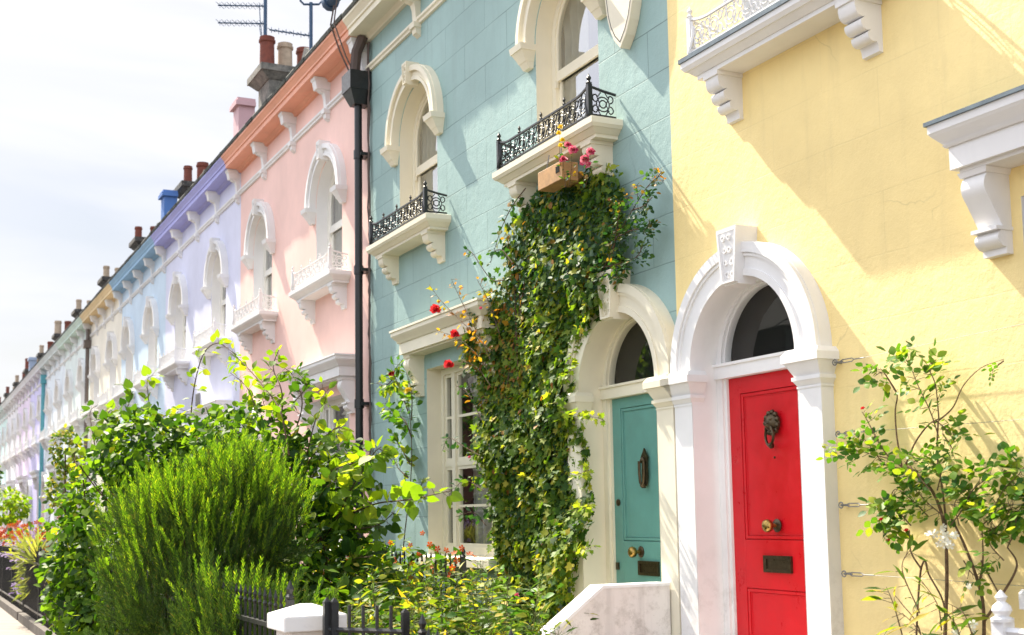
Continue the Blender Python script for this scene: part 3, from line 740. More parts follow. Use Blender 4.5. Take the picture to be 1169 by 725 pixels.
# ------------------------------------------------------------------ aerials
def yagi(m, p0, p1, n, ln=.16):
    p0, p1 = Vector(p0), Vector(p1); m.tube([p0, p1], .014, 5)
    d = (p1-p0).normalized(); s = d.cross(Vector((0, 0, 1))).normalized()
    for i in range(n):
        c = p0+(p1-p0)*(.06+.9*i/(n-1)); m.tube([c-Vector((0, 0, .0))-s*ln, c+s*ln], .006, 4); m.tube([c-Vector((0, 0, .05)), c+Vector((0, 0, .05))], .005, 4)
ae = thing('tv_aerial', 'tall blue grey aerial mast with two comb arms by the red pots', 'aerial', (5.75, 21.5, 8.4))
m = MB(); m.tube([(0, 0, 0), (0, 0, 2.75)], .034, 8); link('mast', m.mesh('mast', BLUEG, True), ae, (5.75, 21.5, 8.4))
def onpl(px, py, Y):
    d = FWD+RIGHT*((px-CX)/F_PX)-UP*((py-CY)/F_PX); p = EYE+d*(Y/d[1]); return Vector(p.tolist())
for (a, b) in (((303, 7), (249, 6)), ((303, 27), (249, 26))):
    m = MB(); q0, q1 = onpl(*a, 21.5), onpl(*b, 22.1); yagi(m, q0, q1, 9); link('antenna', m.mesh('antenna', BLUEG), ae)
m = MB(); m.tube([onpl(301, 62, 21.5), onpl(297, 22, 21.6), onpl(296, 5, 21.6)], .008, 4); m.tube([onpl(301, 66, 21.5), onpl(296, 28, 21.6)], .007, 4); link('stay', m.mesh('stay', BLUEG), ae)
p = onpl(355, 45, 18.9)
ae2 = thing('tv_aerial', 'short aerial with a looped head and one slanting comb arm', 'aerial', p)
m = MB(); m.tube([p-Vector((0, 0, .5)), onpl(355, 3, 18.9)], .03, 8); link('mast', m.mesh('short_mast', BLUEG, True), ae2)
m = MB(); m.tube([onpl(x, y, 18.9) for x, y in ((343, -6), (343, 1), (347, 5), (355, 5), (364, 5), (368, 1), (368, -6))], .018, 6); link('loop', m.mesh('aerial_loop', BLUEG, True), ae2)
m = MB(); yagi(m, onpl(355, 41, 18.9), onpl(308, 34, 19.6), 6, .1); link('antenna', m.mesh('slanted_antenna', BLUEG), ae2)

# ------------------------------------------------------------------ ground
def ground_mat():
    b = NB('asphalt'); geo = b.n('NewGeometry'); pos = geo.outputs['Position']
    c = b.mix(b.rng(b.noise(pos, 2, 6, .7), .3, .7, 0, 1), (.045, .045, .047, 1), (.075, .073, .07, 1))
    bp = b.n('Bump', Strength=.5, Distance=.01); b.l(b.noise(pos, 60, 4), bp.inputs['Height'])
    p = b.n('BsdfPrincipled', Roughness=.85); b.l(c, p.inputs['Base Color']); b.l(bp.outputs[0], p.inputs['Normal']); b.l(p.outputs[0], b.out.inputs[0]); return b.m
def paving_mat():
    b = NB('pavement_slabs'); geo = b.n('NewGeometry'); pos = geo.outputs['Position']
    br = b.n('TexBrick', Scale=1.0, Mortar__Size=.008, Brick__Width=.9, Row__Height=.6); b.l(pos, br.inputs['Vector'])
    br.inputs['Color1'].default_value = (.19, .155, .13, 1); br.inputs['Color2'].default_value = (.165, .138, .118, 1); br.inputs['Mortar'].default_value = (.15, .13, .11, 1)
    c = b.mix(b.rng(b.noise(pos, 3, 6, .7), .4, .7, 0, .45), br.outputs['Color'], (.30, .26, .22, 1))
    bp = b.n('Bump', Strength=.3, Distance=.01); b.l(b.noise(pos, 40, 4), bp.inputs['Height'])
    p = b.n('BsdfPrincipled', Roughness=.8); b.l(c, p.inputs['Base Color']); b.l(bp.outputs[0], p.inputs['Normal']); b.l(p.outputs[0], b.out.inputs[0]); return b.m
m = MB(); m.add([(-900, -900, -.13), (900, -900, -.13), (900, 1500, -.13), (-900, 1500, -.13)], [(0, 1, 2, 3)]); structure('road', m.mesh('road', ground_mat()))
PAV = paving_mat()
m = MB(); m.box((-1.35, -30, -.14), (1.80, 120, 0)); structure('pavement', m.mesh('pavement', PAV))
m = MB(); m.box((-1.52, -30, -.14), (-1.354, 120, .004)); structure('kerb', m.mesh('kerb', plain('granite_kerb', (.33, .32, .30, 1), .8)))
m = MB(); m.box((-14, -30, -.14), (-10.0, 120, 0)); structure('far_pavement', m.mesh('far_pavement', PAV))
SOIL = plain('garden_soil', (.07, .048, .032, 1), .95, 0, .1, .5, 8, .8)
m = MB(); m.box((1.805, -10, -.14), (FX+.0, 120, .03)); structure('garden_soil', m.mesh('garden_soil', SOIL))
m = MB(); m.box((-45, -30, -.135), (-14.01, 130, .0)); structure('far_ground', m.mesh('far_ground', PAV))

# steps, landing and the side wall of the steps
m = MB(); m.box((4.52, 6.0, .031), (5.295, 7.88, TH-.003))
for k in range(1, 3): m.box((4.52-.3*k, 6.0, .031), (4.52-.3*(k-1)-.001, 7.88, TH-.15*k))
thing('door_steps', 'pale stone steps up to the red door', 'steps', me=bevelled(m.mesh('door_steps', DIRTY), .008))
m = MB(); m.box((4.52, 8.09, .031), (5.295, 9.6, TH-.003))
for k in range(1, 3): m.box((4.52-.3*k, 8.09, .031), (4.52-.3*(k-1)-.001, 9.6, TH-.15*k))
thing('door_steps', 'pale stone steps up to the teal door', 'steps', me=bevelled(m.mesh('door_steps', DIRTY), .008))
sw = thing('step_wall', 'chipped white side wall sloping down between the red and teal doors', 'wall', (5.2, 7.98, 0))
m = MB(); m.prism([(5.19, 7.90, .031), (5.19, 7.90, 1.0), (4.62, 7.90, 1.0), (3.3, 7.90, .05), (3.3, 7.90, .031)], (0, .17, 0)); link('body', m.mesh('body', DIRTY), sw)
m = MB(); m.prism([(5.191, 7.893, 1.001), (5.191, 7.893, 1.022), (4.612, 7.893, 1.022), (3.28, 7.893, .065), (3.28, 7.893, .03), (4.62, 7.893, 1.001)], (0, .184, 0)); link('coping', m.mesh('coping', WHITE), sw)

# ------------------------------------------------------------------ bird box, wires, white newel
m = MB(); m.box((4.96, 9.01, 4.36), (5.12, 9.45, 4.52))
bb = thing('bird_box', 'bare wooden bird box hanging under the black railed balcony', 'bird box', (5.03, 9.22, 4.34), me=None)
link('box', bevelled(m.mesh('box', WOOD), .004, 1), bb)
m = MB(); m.box((4.954, 9.05, 4.43), (4.9605, 9.11, 4.485)); link('entrance_hole', m.mesh('entrance_hole', DARKIN), bb)
m = MB(); m.tube([(5.0, 9.1, 4.52), (5.02, 9.12, 4.66)], .006, 4); m.tube([(5.0, 9.36, 4.52), (5.02, 9.34, 4.66)], .006, 4); link('hanger', m.mesh('hanger', STEEL), bb)
m = MB(); m.box((5.121, 9.14, 4.38), (5.298, 9.30, 4.48)); link('mounting_block', m.mesh('mounting_block', WOOD), bb)
WIRES = [(2.46, 'highest'), (2.01, 'second highest'), (1.57, 'third highest'), (1.15, 'lowest')]
for z, nm in WIRES:
    t = thing('training_wire', f'thin steel wire with a turnbuckle on the yellow wall, {nm} of four', 'wire', (5.25, 6.04, z), 'training wires on the yellow wall')
    m = MB(); m.tube([(5.25, 5.78, z), (5.24, 4.6, z+(.03 if z > 2.2 else -.015)), (5.25, 1.6, z+.02)], .0014, 4); link('wire', m.mesh('wire', STEEL), t)
    m = MB(); m.tube([(5.298, 6.04, z), (5.245, 6.04, z)], .008, 6)
    m.tube([(5.245, 6.04+.02*math.cos(a), z+.018*math.sin(a)) for a in np.linspace(0, 2*PI, 9)], .005, 4)
    for s in (-1, 1): m.tube([(5.25, 6.0, z), (5.25, 5.975, z+s*.010), (5.25, 5.89, z+s*.010), (5.25, 5.87, z)], .0035, 4)
    m.tube([(5.25, 5.87, z), (5.25, 5.78, z)], .004, 5); m.tube([(5.25, 6.02, z), (5.25, 5.97, z)], .004, 5)
    link('turnbuckle', m.mesh('turnbuckle', STEEL), t)
nw = thing('stair_railing', 'white iron railing with a finial post beside the yellow wall', 'railing', (4.45, 4.02, 0))
WIRON = plain('white_iron_paint', (.74, .74, .75, 1), .4, 0, .4, .1)
for (px_, par) in ((at(1143, 684, 4.45), 1),):
    b0 = px_; m = MB(); m.box((b0.x-.035, b0.y-.035, .03), (b0.x+.035, b0.y+.035, b0.z-.10))
    m.lathe([(.05, -.1), (.052, -.085), (.03, -.075), (.045, -.05), (.04, -.03), (.018, -.01), (.028, .01), (.004, .04)], (b0.x, b0.y, b0.z), 10); link('newel_post', m.mesh('newel_post', WIRON, True), nw)
    m = MB(); e = Vector((b0.x, b0.y-1.6, b0.z-.14)); m.tube([(b0.x, b0.y, b0.z-.14), e], .02, 6); m.tube([(b0.x, b0.y, .2), (b0.x, e.y, .2)], .015, 6)
    for k in range(10):
        y = b0.y-.12-.15*k; m.tube([(b0.x, y, .2), (b0.x, y, b0.z-.14)], .009, 5); m.tube([(b0.x, y+.06*math.cos(a), b0.z-.25+.06*math.sin(a)) for a in np.linspace(0, 2*PI, 13)], .007, 4)
    link('balustrade', m.mesh('balustrade', WIRON), nw)

# ------------------------------------------------------------------ fences, pier, gate
PLINTH = plain('weathered_stone_plinth', (.15, .135, .12, 1), .85, 0, .2, .35, 6, .4)
def f_finial(m, x, y, z, r=.014): m.lathe([(r, 0), (r*1.5, .015), (r*.7, .03), (r*1.3, .055), (.002, .1)], (x, y, z), 6)
def railing(label, x, y0, y1, h=1.12, board=False, z0=.03, step=.11, plinth=True, group='garden fences along the pavement'):
    t = thing('garden_fence', label, 'fence', (x, (y0+y1)/2, z0), group)
    if plinth:
        m = MB(); m.box((x-.10, y0, -.02), (x+.10, y1, .13)); link('plinth', m.mesh('plinth', PLINTH), t); zb = .13
    else: zb = z0
    m = MB(); m.box((x-.018, y0, h-.17), (x+.018, y1, h-.145)); m.box((x-.018, y0, zb+.10), (x+.018, y1, zb+.125))
    n = max(2, int(round((y1-y0)/1.9)))
    for i in range(n+1):
        y = y0+.03+(y1-y0-.06)*i/n; m.box((x-.018, y-.018, zb), (x+.018, y+.018, h)); f_finial(m, x, y, h, .017)
    link('rails', m.mesh('rails', BLACK), t)
    m = MB(); y = y0+.09
    while y < y1-.05:
        m.box((x-.007, y-.007, zb), (x+.007, y+.007, h-.06)); f_finial(m, x, y, h-.06, .009); y += step
    link('bars', m.mesh('bars', BLACK), t)
    if board:
        m = MB(); y = y0+.03
        while y < y1-.05:
            e = min(y1-.03, y+.14); m.box((x+.022, y, zb+.02), (x+.04, e-.004, h-.19)); y = e
        link('boards', m.mesh('boards', BLACKB), t)
    return t
FXX = 1.88

railing('black iron railing behind the white pier in front of the rosemary', FXX, 6.45, 14.6)
railing('black boarded fence with the lavender hanging over it', FXX, 14.8, 21.3, 1.1, True)
for i in range(3, 10):
    nms = ['lavender blue', 'sky blue', 'cream', 'pale mint', 'ice blue', 'violet', 'lilac pink']
    railing(f'black boarded fence in front of the {nms[i-3]} house', FXX, B[i]+.1, B[i+1]-.1, 1.1, True, step=.2)
def area_rail():
    x0, y0, y1 = 4.35, 9.75, 13.6
    return railing('black spiked railing under the teal ground floor window', x0, y0, y1, 1.18, False, plinth=False, group=None)
area_rail()
c = (1.90, 6.25)
pier = thing('gate_pier', 'white rendered gate pier with a shallow pyramid cap', 'pier', (c[0], c[1], 0))
m = MB(); m.box((c[0]-.125, c[1]-.125, 0), (c[0]+.125, c[1]+.125, .985)); link('shaft', bevelled(m.mesh('shaft', DIRTY), .008), pier)
m = MB(); m.box((c[0]-.163, c[1]-.163, .9851), (c[0]+.163, c[1]+.163, 1.06)); m.frus((c[0]-.163, c[0]+.163, c[1]-.163, c[1]+.163, 1.0601), (c[0]-.03, c[0]+.03, c[1]-.03, c[1]+.03, 1.11)); link('cap', bevelled(m.mesh('cap', WHITE), .006), pier)
gate = thing('garden_gate', 'black iron bar gate standing ajar beside the white pier', 'gate', (1.92, 5.98, .05))
g0, g1 = Vector((1.92, 5.98, 0)), Vector((2.2, 5.64, 0))
m = MB()
for q, h in ((g0, 1.135), (g0+(g1-g0)*.10, 1.135), (g1, 1.09)): m.box((q.x-.017, q.y-.017, .06), (q.x+.017, q.y+.017, h)); m.frus((q.x-.017, q.x+.017, q.y-.017, q.y+.017, h), (q.x-.002, q.x+.002, q.y-.002, q.y+.002, h+.02))
for z in (1.0, .2): m.tube([g0+Vector((0, 0, z)), g1+Vector((0, 0, z))], .013, 5)
link('frame', m.mesh('gate_frame', BLACK), gate)
m = MB()
for k in range(1, 5):
    q = g0+(g1-g0)*(.12+.88*k/5); m.tube([q+Vector((0, 0, .1)), q+Vector((0, 0, 1.12))], .009, 6)
link('bars', m.mesh('gate_bars', BLACK), gate)
railing('black iron front railing nearest the camera, past the gate', FXX+.36, 3.6, 5.55, .99, plinth=False)

# ------------------------------------------------------------------ foliage
def T_ovate(w=.3, fold=.07, curl=.10):
    v = [(0, 0, 0), (-w*.85, .28, fold*.6), (-w, .52, fold*.7), (-w*.6, .8, fold*.2-curl*.5), (0, 1, -curl), (w*.6, .8, fold*.2-curl*.5), (w, .52, fold*.7), (w*.85, .28, fold*.6), (0, .36, 0), (0, .7, -curl*.3)]
    f = [(0, 8, 1), (1, 8, 9, 2) if False else (1, 8, 2), (2, 8, 9), (2, 9, 3), (3, 9, 4), (0, 7, 8), (7, 6, 8), (6, 9, 8), (6, 5, 9), (5, 4, 9)]
    return np.array(v, float), f
def T_ivy():
    o = [(0, 0), (-.28, -.10), (-.50, .12), (-.30, .30), (-.46, .60), (-.16, .62), (0, 1.0), (.16, .62), (.46, .60), (.30, .30), (.50, .12), (.28, -.10)]
    v = [(0, .32, .0)]+[(x, y, .05*abs(x)*2-.10*max(0, y-.4)) for x, y in o]
    f = [(0, 1+i, 1+(i+1) % 12) for i in range(12)]
    return np.array(v, float), [(a, c, b) for a, b, c in f]
def T_heart():
    o = [(0, .04), (-.22, -.06), (-.42, .08), (-.47, .32), (-.38, .56), (-.2, .8), (0, 1.02), (.2, .8), (.38, .56), (.47, .32), (.42, .08), (.22, -.06)]
    v = [(0, .42, -.03)]+[(x, y, .10*abs(x)-.14*max(0, y-.5)+.02*math.sin(9*y)) for x, y in o]
    return np.array(v, float), [(0, 1+(i+1) % 12, 1+i) for i in range(12)]
def T_lance(w=.10):
    v = [(0, 0, 0), (-w, .35, .02), (0, .4, -.01), (w, .35, .02), (-w*.7, .7, -.02), (0, .72, -.05), (w*.7, .7, -.02), (0, 1, -.14)]
    return np.array(v, float), [(0, 2, 1), (0, 3, 2), (1, 2, 5, 4), (2, 3, 6, 5), (4, 5, 7), (5, 6, 7)]
def T_sprig(n=30, r=.12, nw=.011, seed=1):
    """rosemary shoot along +Y, unit length: needles spiralling round it"""
    q = random.Random(seed); v = [(-.008, 0, 0), (.008, 0, 0), (.004, 1, 0), (-.004, 1, 0)]; f = [(0, 1, 2, 3)]
    for i in range(n):
        t = .04+.96*i/n; a = i*2.4; l = r*(1-.45*t)*q.uniform(.8, 1.2); d = Vector((math.cos(a), 1.25+.8*t, math.sin(a))).normalized()
        s = d.cross(Vector((-math.sin(a), .2, math.cos(a)))).normalized()*nw; p = Vector((0, t*.93, 0)); o = len(v)
        v += [tuple(p-s*.6), tuple(p+s*.6), tuple(p+d*l*.6+s), tuple(p+d*l), tuple(p+d*l*.6-s)]; f.append((o, o+1, o+2, o+3, o+4))
    return np.array(v, float), f
def T_flower(n=5, r=.5, cup=.2):
    v = [(0, 0, 0)]; f = []
    for k in range(n):
        a = 2*PI*k/n
        for da, rr, z in ((-.5, .6, cup*.8), (-.3, 1, cup), (.3, 1, cup), (.5, .6, cup*.8)):
            v.append((r*rr*math.cos(a+da), r*rr*math.sin(a+da), z))
        o = 1+4*k; f.append((0, o, o+1, o+2, o+3))
    return np.array(v, float), f
TPL = {'ovate': T_ovate(), 'rose': T_ovate(.36, .06, .06), 'ivy': T_ivy(), 'heart': T_heart(), 'lance': T_lance(), 'sprig': T_sprig(48, .16, .0085, 1), 'sprig2': T_sprig(44, .20, .0105, 5), 'flower': T_flower(), 'thin': T_lance(.05)}

def scatter_mesh(name, tname, recs, mat):
    """recs: list of (pos, axis, normal, size)"""
    V, Fs = TPL[tname]; n = len(recs)
    pos = np.array([tuple(r[0]) for r in recs]); ax = np.array([tuple(r[1]) for r in recs], float); nr = np.array([tuple(r[2]) for r in recs], float); sz = np.array([r[3] for r in recs])
    ax /= np.linalg.norm(ax, axis=1)[:, None]+1e-9
    if tname == 'flower':
        nr /= np.linalg.norm(nr, axis=1)[:, None]+1e-9; ax = ax-nr*(ax*nr).sum(1)[:, None]; ax /= np.linalg.norm(ax, axis=1)[:, None]+1e-9
    sx = np.cross(ax, nr); ln = np.linalg.norm(sx, axis=1)[:, None]; bad = ln[:, 0] < 1e-4
    sx[bad] = np.cross(ax[bad], np.array([.3, .5, .8])); sx /= np.linalg.norm(sx, axis=1)[:, None]+1e-9
    nz_ = np.cross(sx, ax)
    P_ = pos[:, None, :]+sz[:, None, None]*(V[None, :, 0:1]*sx[:, None, :]+V[None, :, 1:2]*ax[:, None, :]+V[None, :, 2:3]*nz_[:, None, :])
    nv = len(V); loops = np.array([i for f in Fs for i in f]); tot = np.array([len(f) for f in Fs]); st = np.concatenate([[0], np.cumsum(tot)[:-1]])
    me = bpy.data.meshes.new(name); me.vertices.add(n*nv); me.vertices.foreach_set('co', P_.reshape(-1).astype(np.float32))
    nl = len(loops); me.loops.add(n*nl); me.loops.foreach_set('vertex_index', (loops[None, :]+np.arange(n)[:, None]*nv).reshape(-1).astype(np.int32))
    me.polygons.add(n*len(Fs)); me.polygons.foreach_set('loop_start', (st[None, :]+np.arange(n)[:, None]*nl).reshape(-1).astype(np.int32))
    me.polygons.foreach_set('use_smooth', np.ones(n*len(Fs), bool))
    me.update(calc_edges=True); me.materials.append(mat); return me

def rv(s=1.0): return Vector((rnd.gauss(0, s), rnd.gauss(0, s), rnd.gauss(0, s)))
def patch(p, k=2.6):
    return .5+.5*math.sin(p[0]*k*1.3+1.7*math.sin(p[2]*k*.9+p[1]*k*.6))*math.sin(p[1]*k+2.1*math.sin(p[2]*k*1.1))
class Plant:
    def __init__(s, name, label, cat, loc, group=None):
        s.root = thing(name, label, cat, loc, group); s.lv = {}; s.st = MB(); s.blooms = []
    def leaf(s, key, pos, axis, normal, size): s.lv.setdefault(key, []).append((pos, axis, normal, size))
    def shoot(s, pts, r, key, n, size, r1=None, spread=.9, droop=.25, start=.1, samples=24, leaflets=0):
        pts = [Vector(p) for p in pts]; path = catmull(pts, samples); s.st.tube(path, r, 5, r1 if r1 is not None else r*.4)
        for i in range(n):
            t = start+(1-start)*(i+rnd.random()*.6)/n; k = min(len(path)-2, int(t*(len(path)-1))); p = path[k].lerp(path[k+1], rnd.random())
            d = (path[k+1]-path[k]).normalized(); side = d.cross(rv()).normalized()
            ax = (side*spread+d*.45+Vector((0, 0, -droop))+rv(.2)).normalized(); stalk = size*rnd.uniform(.2, .6)
            q = p+ax*stalk; s.st.tube([p, q], .0018, 3, caps=False)
            nn = (Vector((-.35, .1, .8))+rv(.45)).normalized()
            z = size*rnd.uniform(.65, 1.2)*(1 if t < .85 else .7)
            if leaflets:
                b = ax.cross(nn).normalized()
                for j in range(leaflets):
                    c = q+ax*z*(.15+.42*(j//2)); dd = (ax*.6+b*(1 if j % 2 else -1)) if j < leaflets-1 else ax
                    s.leaf(key, c, dd+rv(.1), nn+rv(.12), z*.55)
            else: s.leaf(key, q, ax, nn, z)
        return path
    def done(s, mats, stem=BARK):
        for k, recs in s.lv.items():
            key, mk = k if isinstance(k, tuple) else (k, k)
            nm = {'flower': 'blossom', 'sprig': 'foliage', 'sprig2': 'foliage'}.get(key, 'foliage')
            if isinstance(mk, str) and mk.startswith('fl'): nm = 'blossom'
            link(nm, scatter_mesh(nm, key, recs, mats[k]), s.root)
        if s.st.v: link('stem', s.st.mesh('stem', stem, True), s.root)
        return s.root
def catmull(p, n):
    if len(p) == 2: return [p[0].lerp(p[1], i/n) for i in range(n+1)]
    q = [p[0]*2-p[1]]+p+[p[-1]*2-p[-2]]; out = []; seg = len(p)-1
    for i in range(n+1):
        t = i/n*seg; k = min(seg-1, int(t)); u = t-k; a, b, c, d = q[k:k+4]
        out.append(.5*((2*b)+(c-a)*u+(2*a-5*b+4*c-d)*u*u+(3*b-a-3*c+d)*u**3))
    return out

G = lambda r, g, b: (r, g, b)
L_IVY = leafmat('ivy_leaf', [(0, G(.020, .054, .014)), (.4, G(.058, .125, .021)), (.75, G(.15, .23, .034)), (.94, G(.30, .33, .05)), (1, G(.52, .40, .07))], .42, .48)
L_IVYT = leafmat('young_ivy_leaf', [(0, G(.10, .175, .022)), (.6, G(.19, .265, .03)), (1, G(.33, .34, .05))], .42, .40)
L_ROSE = leafmat('dark_rose_leaf', [(0, G(.016, .055, .030)), (.6, G(.035, .10, .04)), (.9, G(.10, .17, .03)), (1, G(.30, .13, .03))], .34, .42)
L_RUST = leafmat('rusty_young_leaf', [(0, G(.28, .10, .03)), (.5, G(.36, .17, .04)), (.8, G(.20, .20, .03)), (1, G(.42, .25, .04))], .45, .4)
L_BROAD = leafmat('broad_vine_leaf', [(0, G(.015, .046, .011)), (.4, G(.040, .098, .015)), (.8, G(.10, .18, .022)), (.97, G(.15, .27, .03)), (1, G(.40, .36, .05))], .42, .42)
L_LIME = leafmat('lime_vine_leaf', [(0, G(.10, .19, .016)), (.6, G(.18, .28, .022)), (1, G(.34, .37, .035))], .46, .40)
L_ROSM = leafmat('rosemary_shaded_needle', [(0, G(.018, .040, .012)), (.5, G(.034, .070, .016)), (.9, G(.065, .115, .022)), (1, G(.13, .12, .03))], .22, .5)
L_ROST = leafmat('rosemary_lit_new_growth', [(0, G(.045, .115, .012)), (.5, G(.11, .22, .017)), (.85, G(.21, .33, .025)), (1, G(.36, .42, .04))], .40, .5)
L_YELG = leafmat('yellow_green_leaf', [(0, G(.035, .08, .020)), (.45, G(.09, .16, .025)), (.78, G(.24, .27, .04)), (1, G(.46, .32, .06))], .4, .42)
L_YR = leafmat('fresh_rose_leaf', [(0, G(.030, .090, .020)), (.4, G(.07, .17, .025)), (.8, G(.15, .24, .03)), (1, G(.33, .35, .06))], .4, .34)
L_LAV = leafmat('lavender_leaf', [(0, G(.16, .20, .09)), (.6, G(.25, .28, .12)), (1, G(.36, .34, .16))], .35, .6)
PETR = leafmat('scarlet_petal', [(0, G(.35, .008, .015)), (.5, G(.75, .025, .04)), (1, G(.88, .10, .11))], .35, .45, (1.2, .8, .8))
PETP = leafmat('pink_petal', [(0, G(.30, .015, .07)), (.5, G(.70, .09, .22)), (1, G(.92, .42, .52))], .35, .45, (1.1, .9, .9))
PETY = leafmat('yellow_petal', [(0, G(.80, .55, .03)), (1, G(.9, .75, .08))], .35, .45, (1.1, 1, .8))
PETW = leafmat('white_petal', [(0, G(.80, .76, .74)), (1, G(.9, .88, .86))], .35, .45, (1, 1, 1))
PETO = leafmat('orange_petal', [(0, G(.42, .045, .012)), (.6, G(.66, .15, .02)), (1, G(.34, .02, .015))], .35, .45, (1.2, .9, .7))
PETV = leafmat('violet_petal', [(0, G(.30, .22, .48)), (1, G(.48, .38, .62))], .3, .5, (1, 1, 1))

def bloom(parent, pos, R, mat, n=16, name='bloom', facing=(-.6, -.5, .5)):
    """a double rose: overlapping curved petals round a heart"""
    m = MB(); f = Vector(facing).normalized(); u = f.orthogonal().normalized(); v = f.cross(u); q = random.Random(int(pos[1]*1000))
    for k in range(n):
        t = k/n; a = k*2.4; op = .2+1.55*t; rad = R*(.25+.75*t); W = R*(.45+.35*t)
        d = (u*math.cos(a)+v*math.sin(a)); s = f.cross(d); g = []
        for i in range(4):
            h = i/3
            for j in range(5):
                w_ = (j/4-.5)*2; wid = W*math.sin(PI*(.18+.62*h))
                out = rad*(math.sin(op*h)*1.0)+rad*.08; up = R*(.9-.35*t)*h*math.cos(op*h*.75)-R*.35*t
                pt = Vector(pos)+d*(out-.18*wid*w_*w_)+f*up+s*(wid*w_*.75)+d*R*.16*q.uniform(-1, 1)*h+f*R*.12*q.uniform(-1, 1)*h
                g.append(pt)
        o = len(m.v); m.v += [tuple(x) for x in g]
        for i in range(3):
            for j in range(4): m.f.append((o+i*5+j, o+i*5+j+1, o+(i+1)*5+j+1, o+(i+1)*5+j))
    return link(name, m.mesh(name, mat, True), parent)

def inpoly(x, y, P_):
    c = False; j = len(P_)-1
    for i in range(len(P_)):
        if (P_[i][1] > y) != (P_[j][1] > y) and x < (P_[j][0]-P_[i][0])*(y-P_[i][1])/(P_[j][1]-P_[i][1])+P_[i][0]: c = not c
        j = i
    return c

# --- the ivy and rose mass climbing the teal wall
ivy = Plant('climbing_plant', 'tall mass of ivy and rose leaves climbing the teal wall left of its door', 'climber', (5.2, 9.9, .03))
outl = [(604, 213), (640, 203), (668, 192), (690, 197), (699, 226), (697, 262), (700, 300), (690, 335), (662, 368), (640, 398), (646, 440), (642, 466), (650, 478), (654, 500), (656, 560), (664, 600), (662, 640), (650, 680), (622, 712), (590, 740), (556, 740), (552, 690), (556, 640), (552, 590), (546, 540), (540, 480), (536, 430), (522, 398), (548, 350), (566, 300), (566, 270), (590, 240)]
IVX = 5.10
poly = [(at(x, y, IVX).y, at(x, y, IVX).z) for x, y in outl]
ys = [p_[0] for p_ in poly]; zs_ = [p_[1] for p_ in poly]
clumps = [(rnd.uniform(min(ys), max(ys)), rnd.uniform(.1, max(zs_)), rnd.uniform(.16, .42), rnd.uniform(.04, .22)) for _ in range(60)]
def bulge(y, z): return min(.42, .02+sum(h*math.exp(-((y-a)**2+(z-b)**2)/(r*r)) for a, b, r, h in clumps)*.62)
cnt = 0
while cnt < 13500:
    y = rnd.uniform(min(ys), max(ys)); z = rnd.uniform(.02, max(zs_))
    if not inpoly(y+rnd.gauss(0, .05), z+rnd.gauss(0, .06), poly): continue
    cnt += 1
    d = bulge(y, z); e = .05
    dy = (bulge(y+e, z)-d)/e; dz = (bulge(y, z+e)-d)/e
    x = FX-.02-d*rnd.uniform(.35, 1.12)-.02
    nrm = (Vector((-1, -dy*1.0, -dz*1.0))*.8+Vector((-.15, -.05, .5))+rv(.46)).normalized()
    ax = (Vector((-.25, rnd.gauss(-.15, .7), -.62))+rv(.3)).normalized()
    hi = z > 3.4
    u = rnd.random()
    size = rnd.choice((rnd.uniform(.03, .05), rnd.uniform(.045, .08), rnd.uniform(.065, .10)))
    if hi and u < .45: key = ('rose', 'r'); size *= .85
    elif u > .985 or (y > 10.3 and 2.6 < z < 4.2 and u > .82): key = ('ovate', 'rust')
    elif u < patch((y*2.1, z*2.3, y+z), 2.2)**2*.62+(.22 if z > 3.9 or z < 1.3 else 0): key = ('ivy', 'young')
    else: key = ('ivy', 'old')
    ivy.leaf(key, Vector((x, y, z)), ax, nrm, size)
# woody runners inside the mass
for k in range(9):
    y = rnd.uniform(9.3, 10.6); ivy.st.tube(catmull([Vector((5.26, y, .03)), Vector((5.24, y+rnd.uniform(-.2, .2), 1.2)), Vector((5.23, y+rnd.uniform(-.3, .3), 2.5)), Vector((5.22, y+rnd.uniform(-.5, .3), 3.9))], 16), .02, 5, .006)
# sprays that reach past the outline (pixel paths lifted to planes in front of the wall)
def spray(pl, pts, X, key, n, size, r=.006, **kw): return pl.shoot([at(x, y, X) for x, y in pts], r, key, n, size, **kw)
for pts, n in (((((640, 470), (665, 474), (688, 478)), 26)), (((650, 545), (664, 540), (672, 536)), 16), (((652, 585), (664, 580), (674, 577)), 18), (((655, 630), (668, 627), (680, 622)), 20), (((640, 440), (650, 420), (652, 405)), 22)):
    spray(ivy, pts, 5.0, ('ivy', 'young'), n, .06, .0022)
spray(ivy, ((600, 215), (585, 235), (572, 262), (560, 300)), 5.08, ('rose', 'r'), 40, .07)
for pts in (((585, 300), (572, 285), (560, 290)), ((575, 320), (560, 318), (540, 290), (533, 285))): spray(ivy, pts, 5.0, ('rose', 'r'), 16, .06)
for pts, n in ((((560, 400), (530, 370), (505, 345), (490, 325)), 26), (((560, 410), (545, 380), (525, 340), (515, 318)), 24), (((556, 420), (540, 400), (520, 385), (500, 378)), 20), (((560, 440), (545, 420), (528, 412)), 14), (((570, 380), (556, 340), (545, 320)), 16)):
    spray(ivy, pts, 4.98, ('ovate', 'rust') if n > 15 else ('rose', 'r'), n, .06, .005)
for pts, n in ((((548, 520), (530, 510), (512, 500), (505, 515)), 24), (((552, 560), (530, 548), (515, 565)), 26), (((555, 600), (540, 585), (520, 590)), 22), (((550, 480), (535, 450), (520, 440)), 22)):
    spray(ivy, pts, 4.98, ('rose', 'r'), n, .065, .005)
for pts in (((650, 212), (652, 195), (653, 174)), ((662, 214), (668, 200), (668, 184)), ((668, 214), (673, 196), (674, 176)), ((646, 214), (644, 200), (643, 184)), ((640, 190), (639, 175), (639, 150))): spray(ivy, pts, 4.94, ('rose', 'r'), 9, .045, .003)
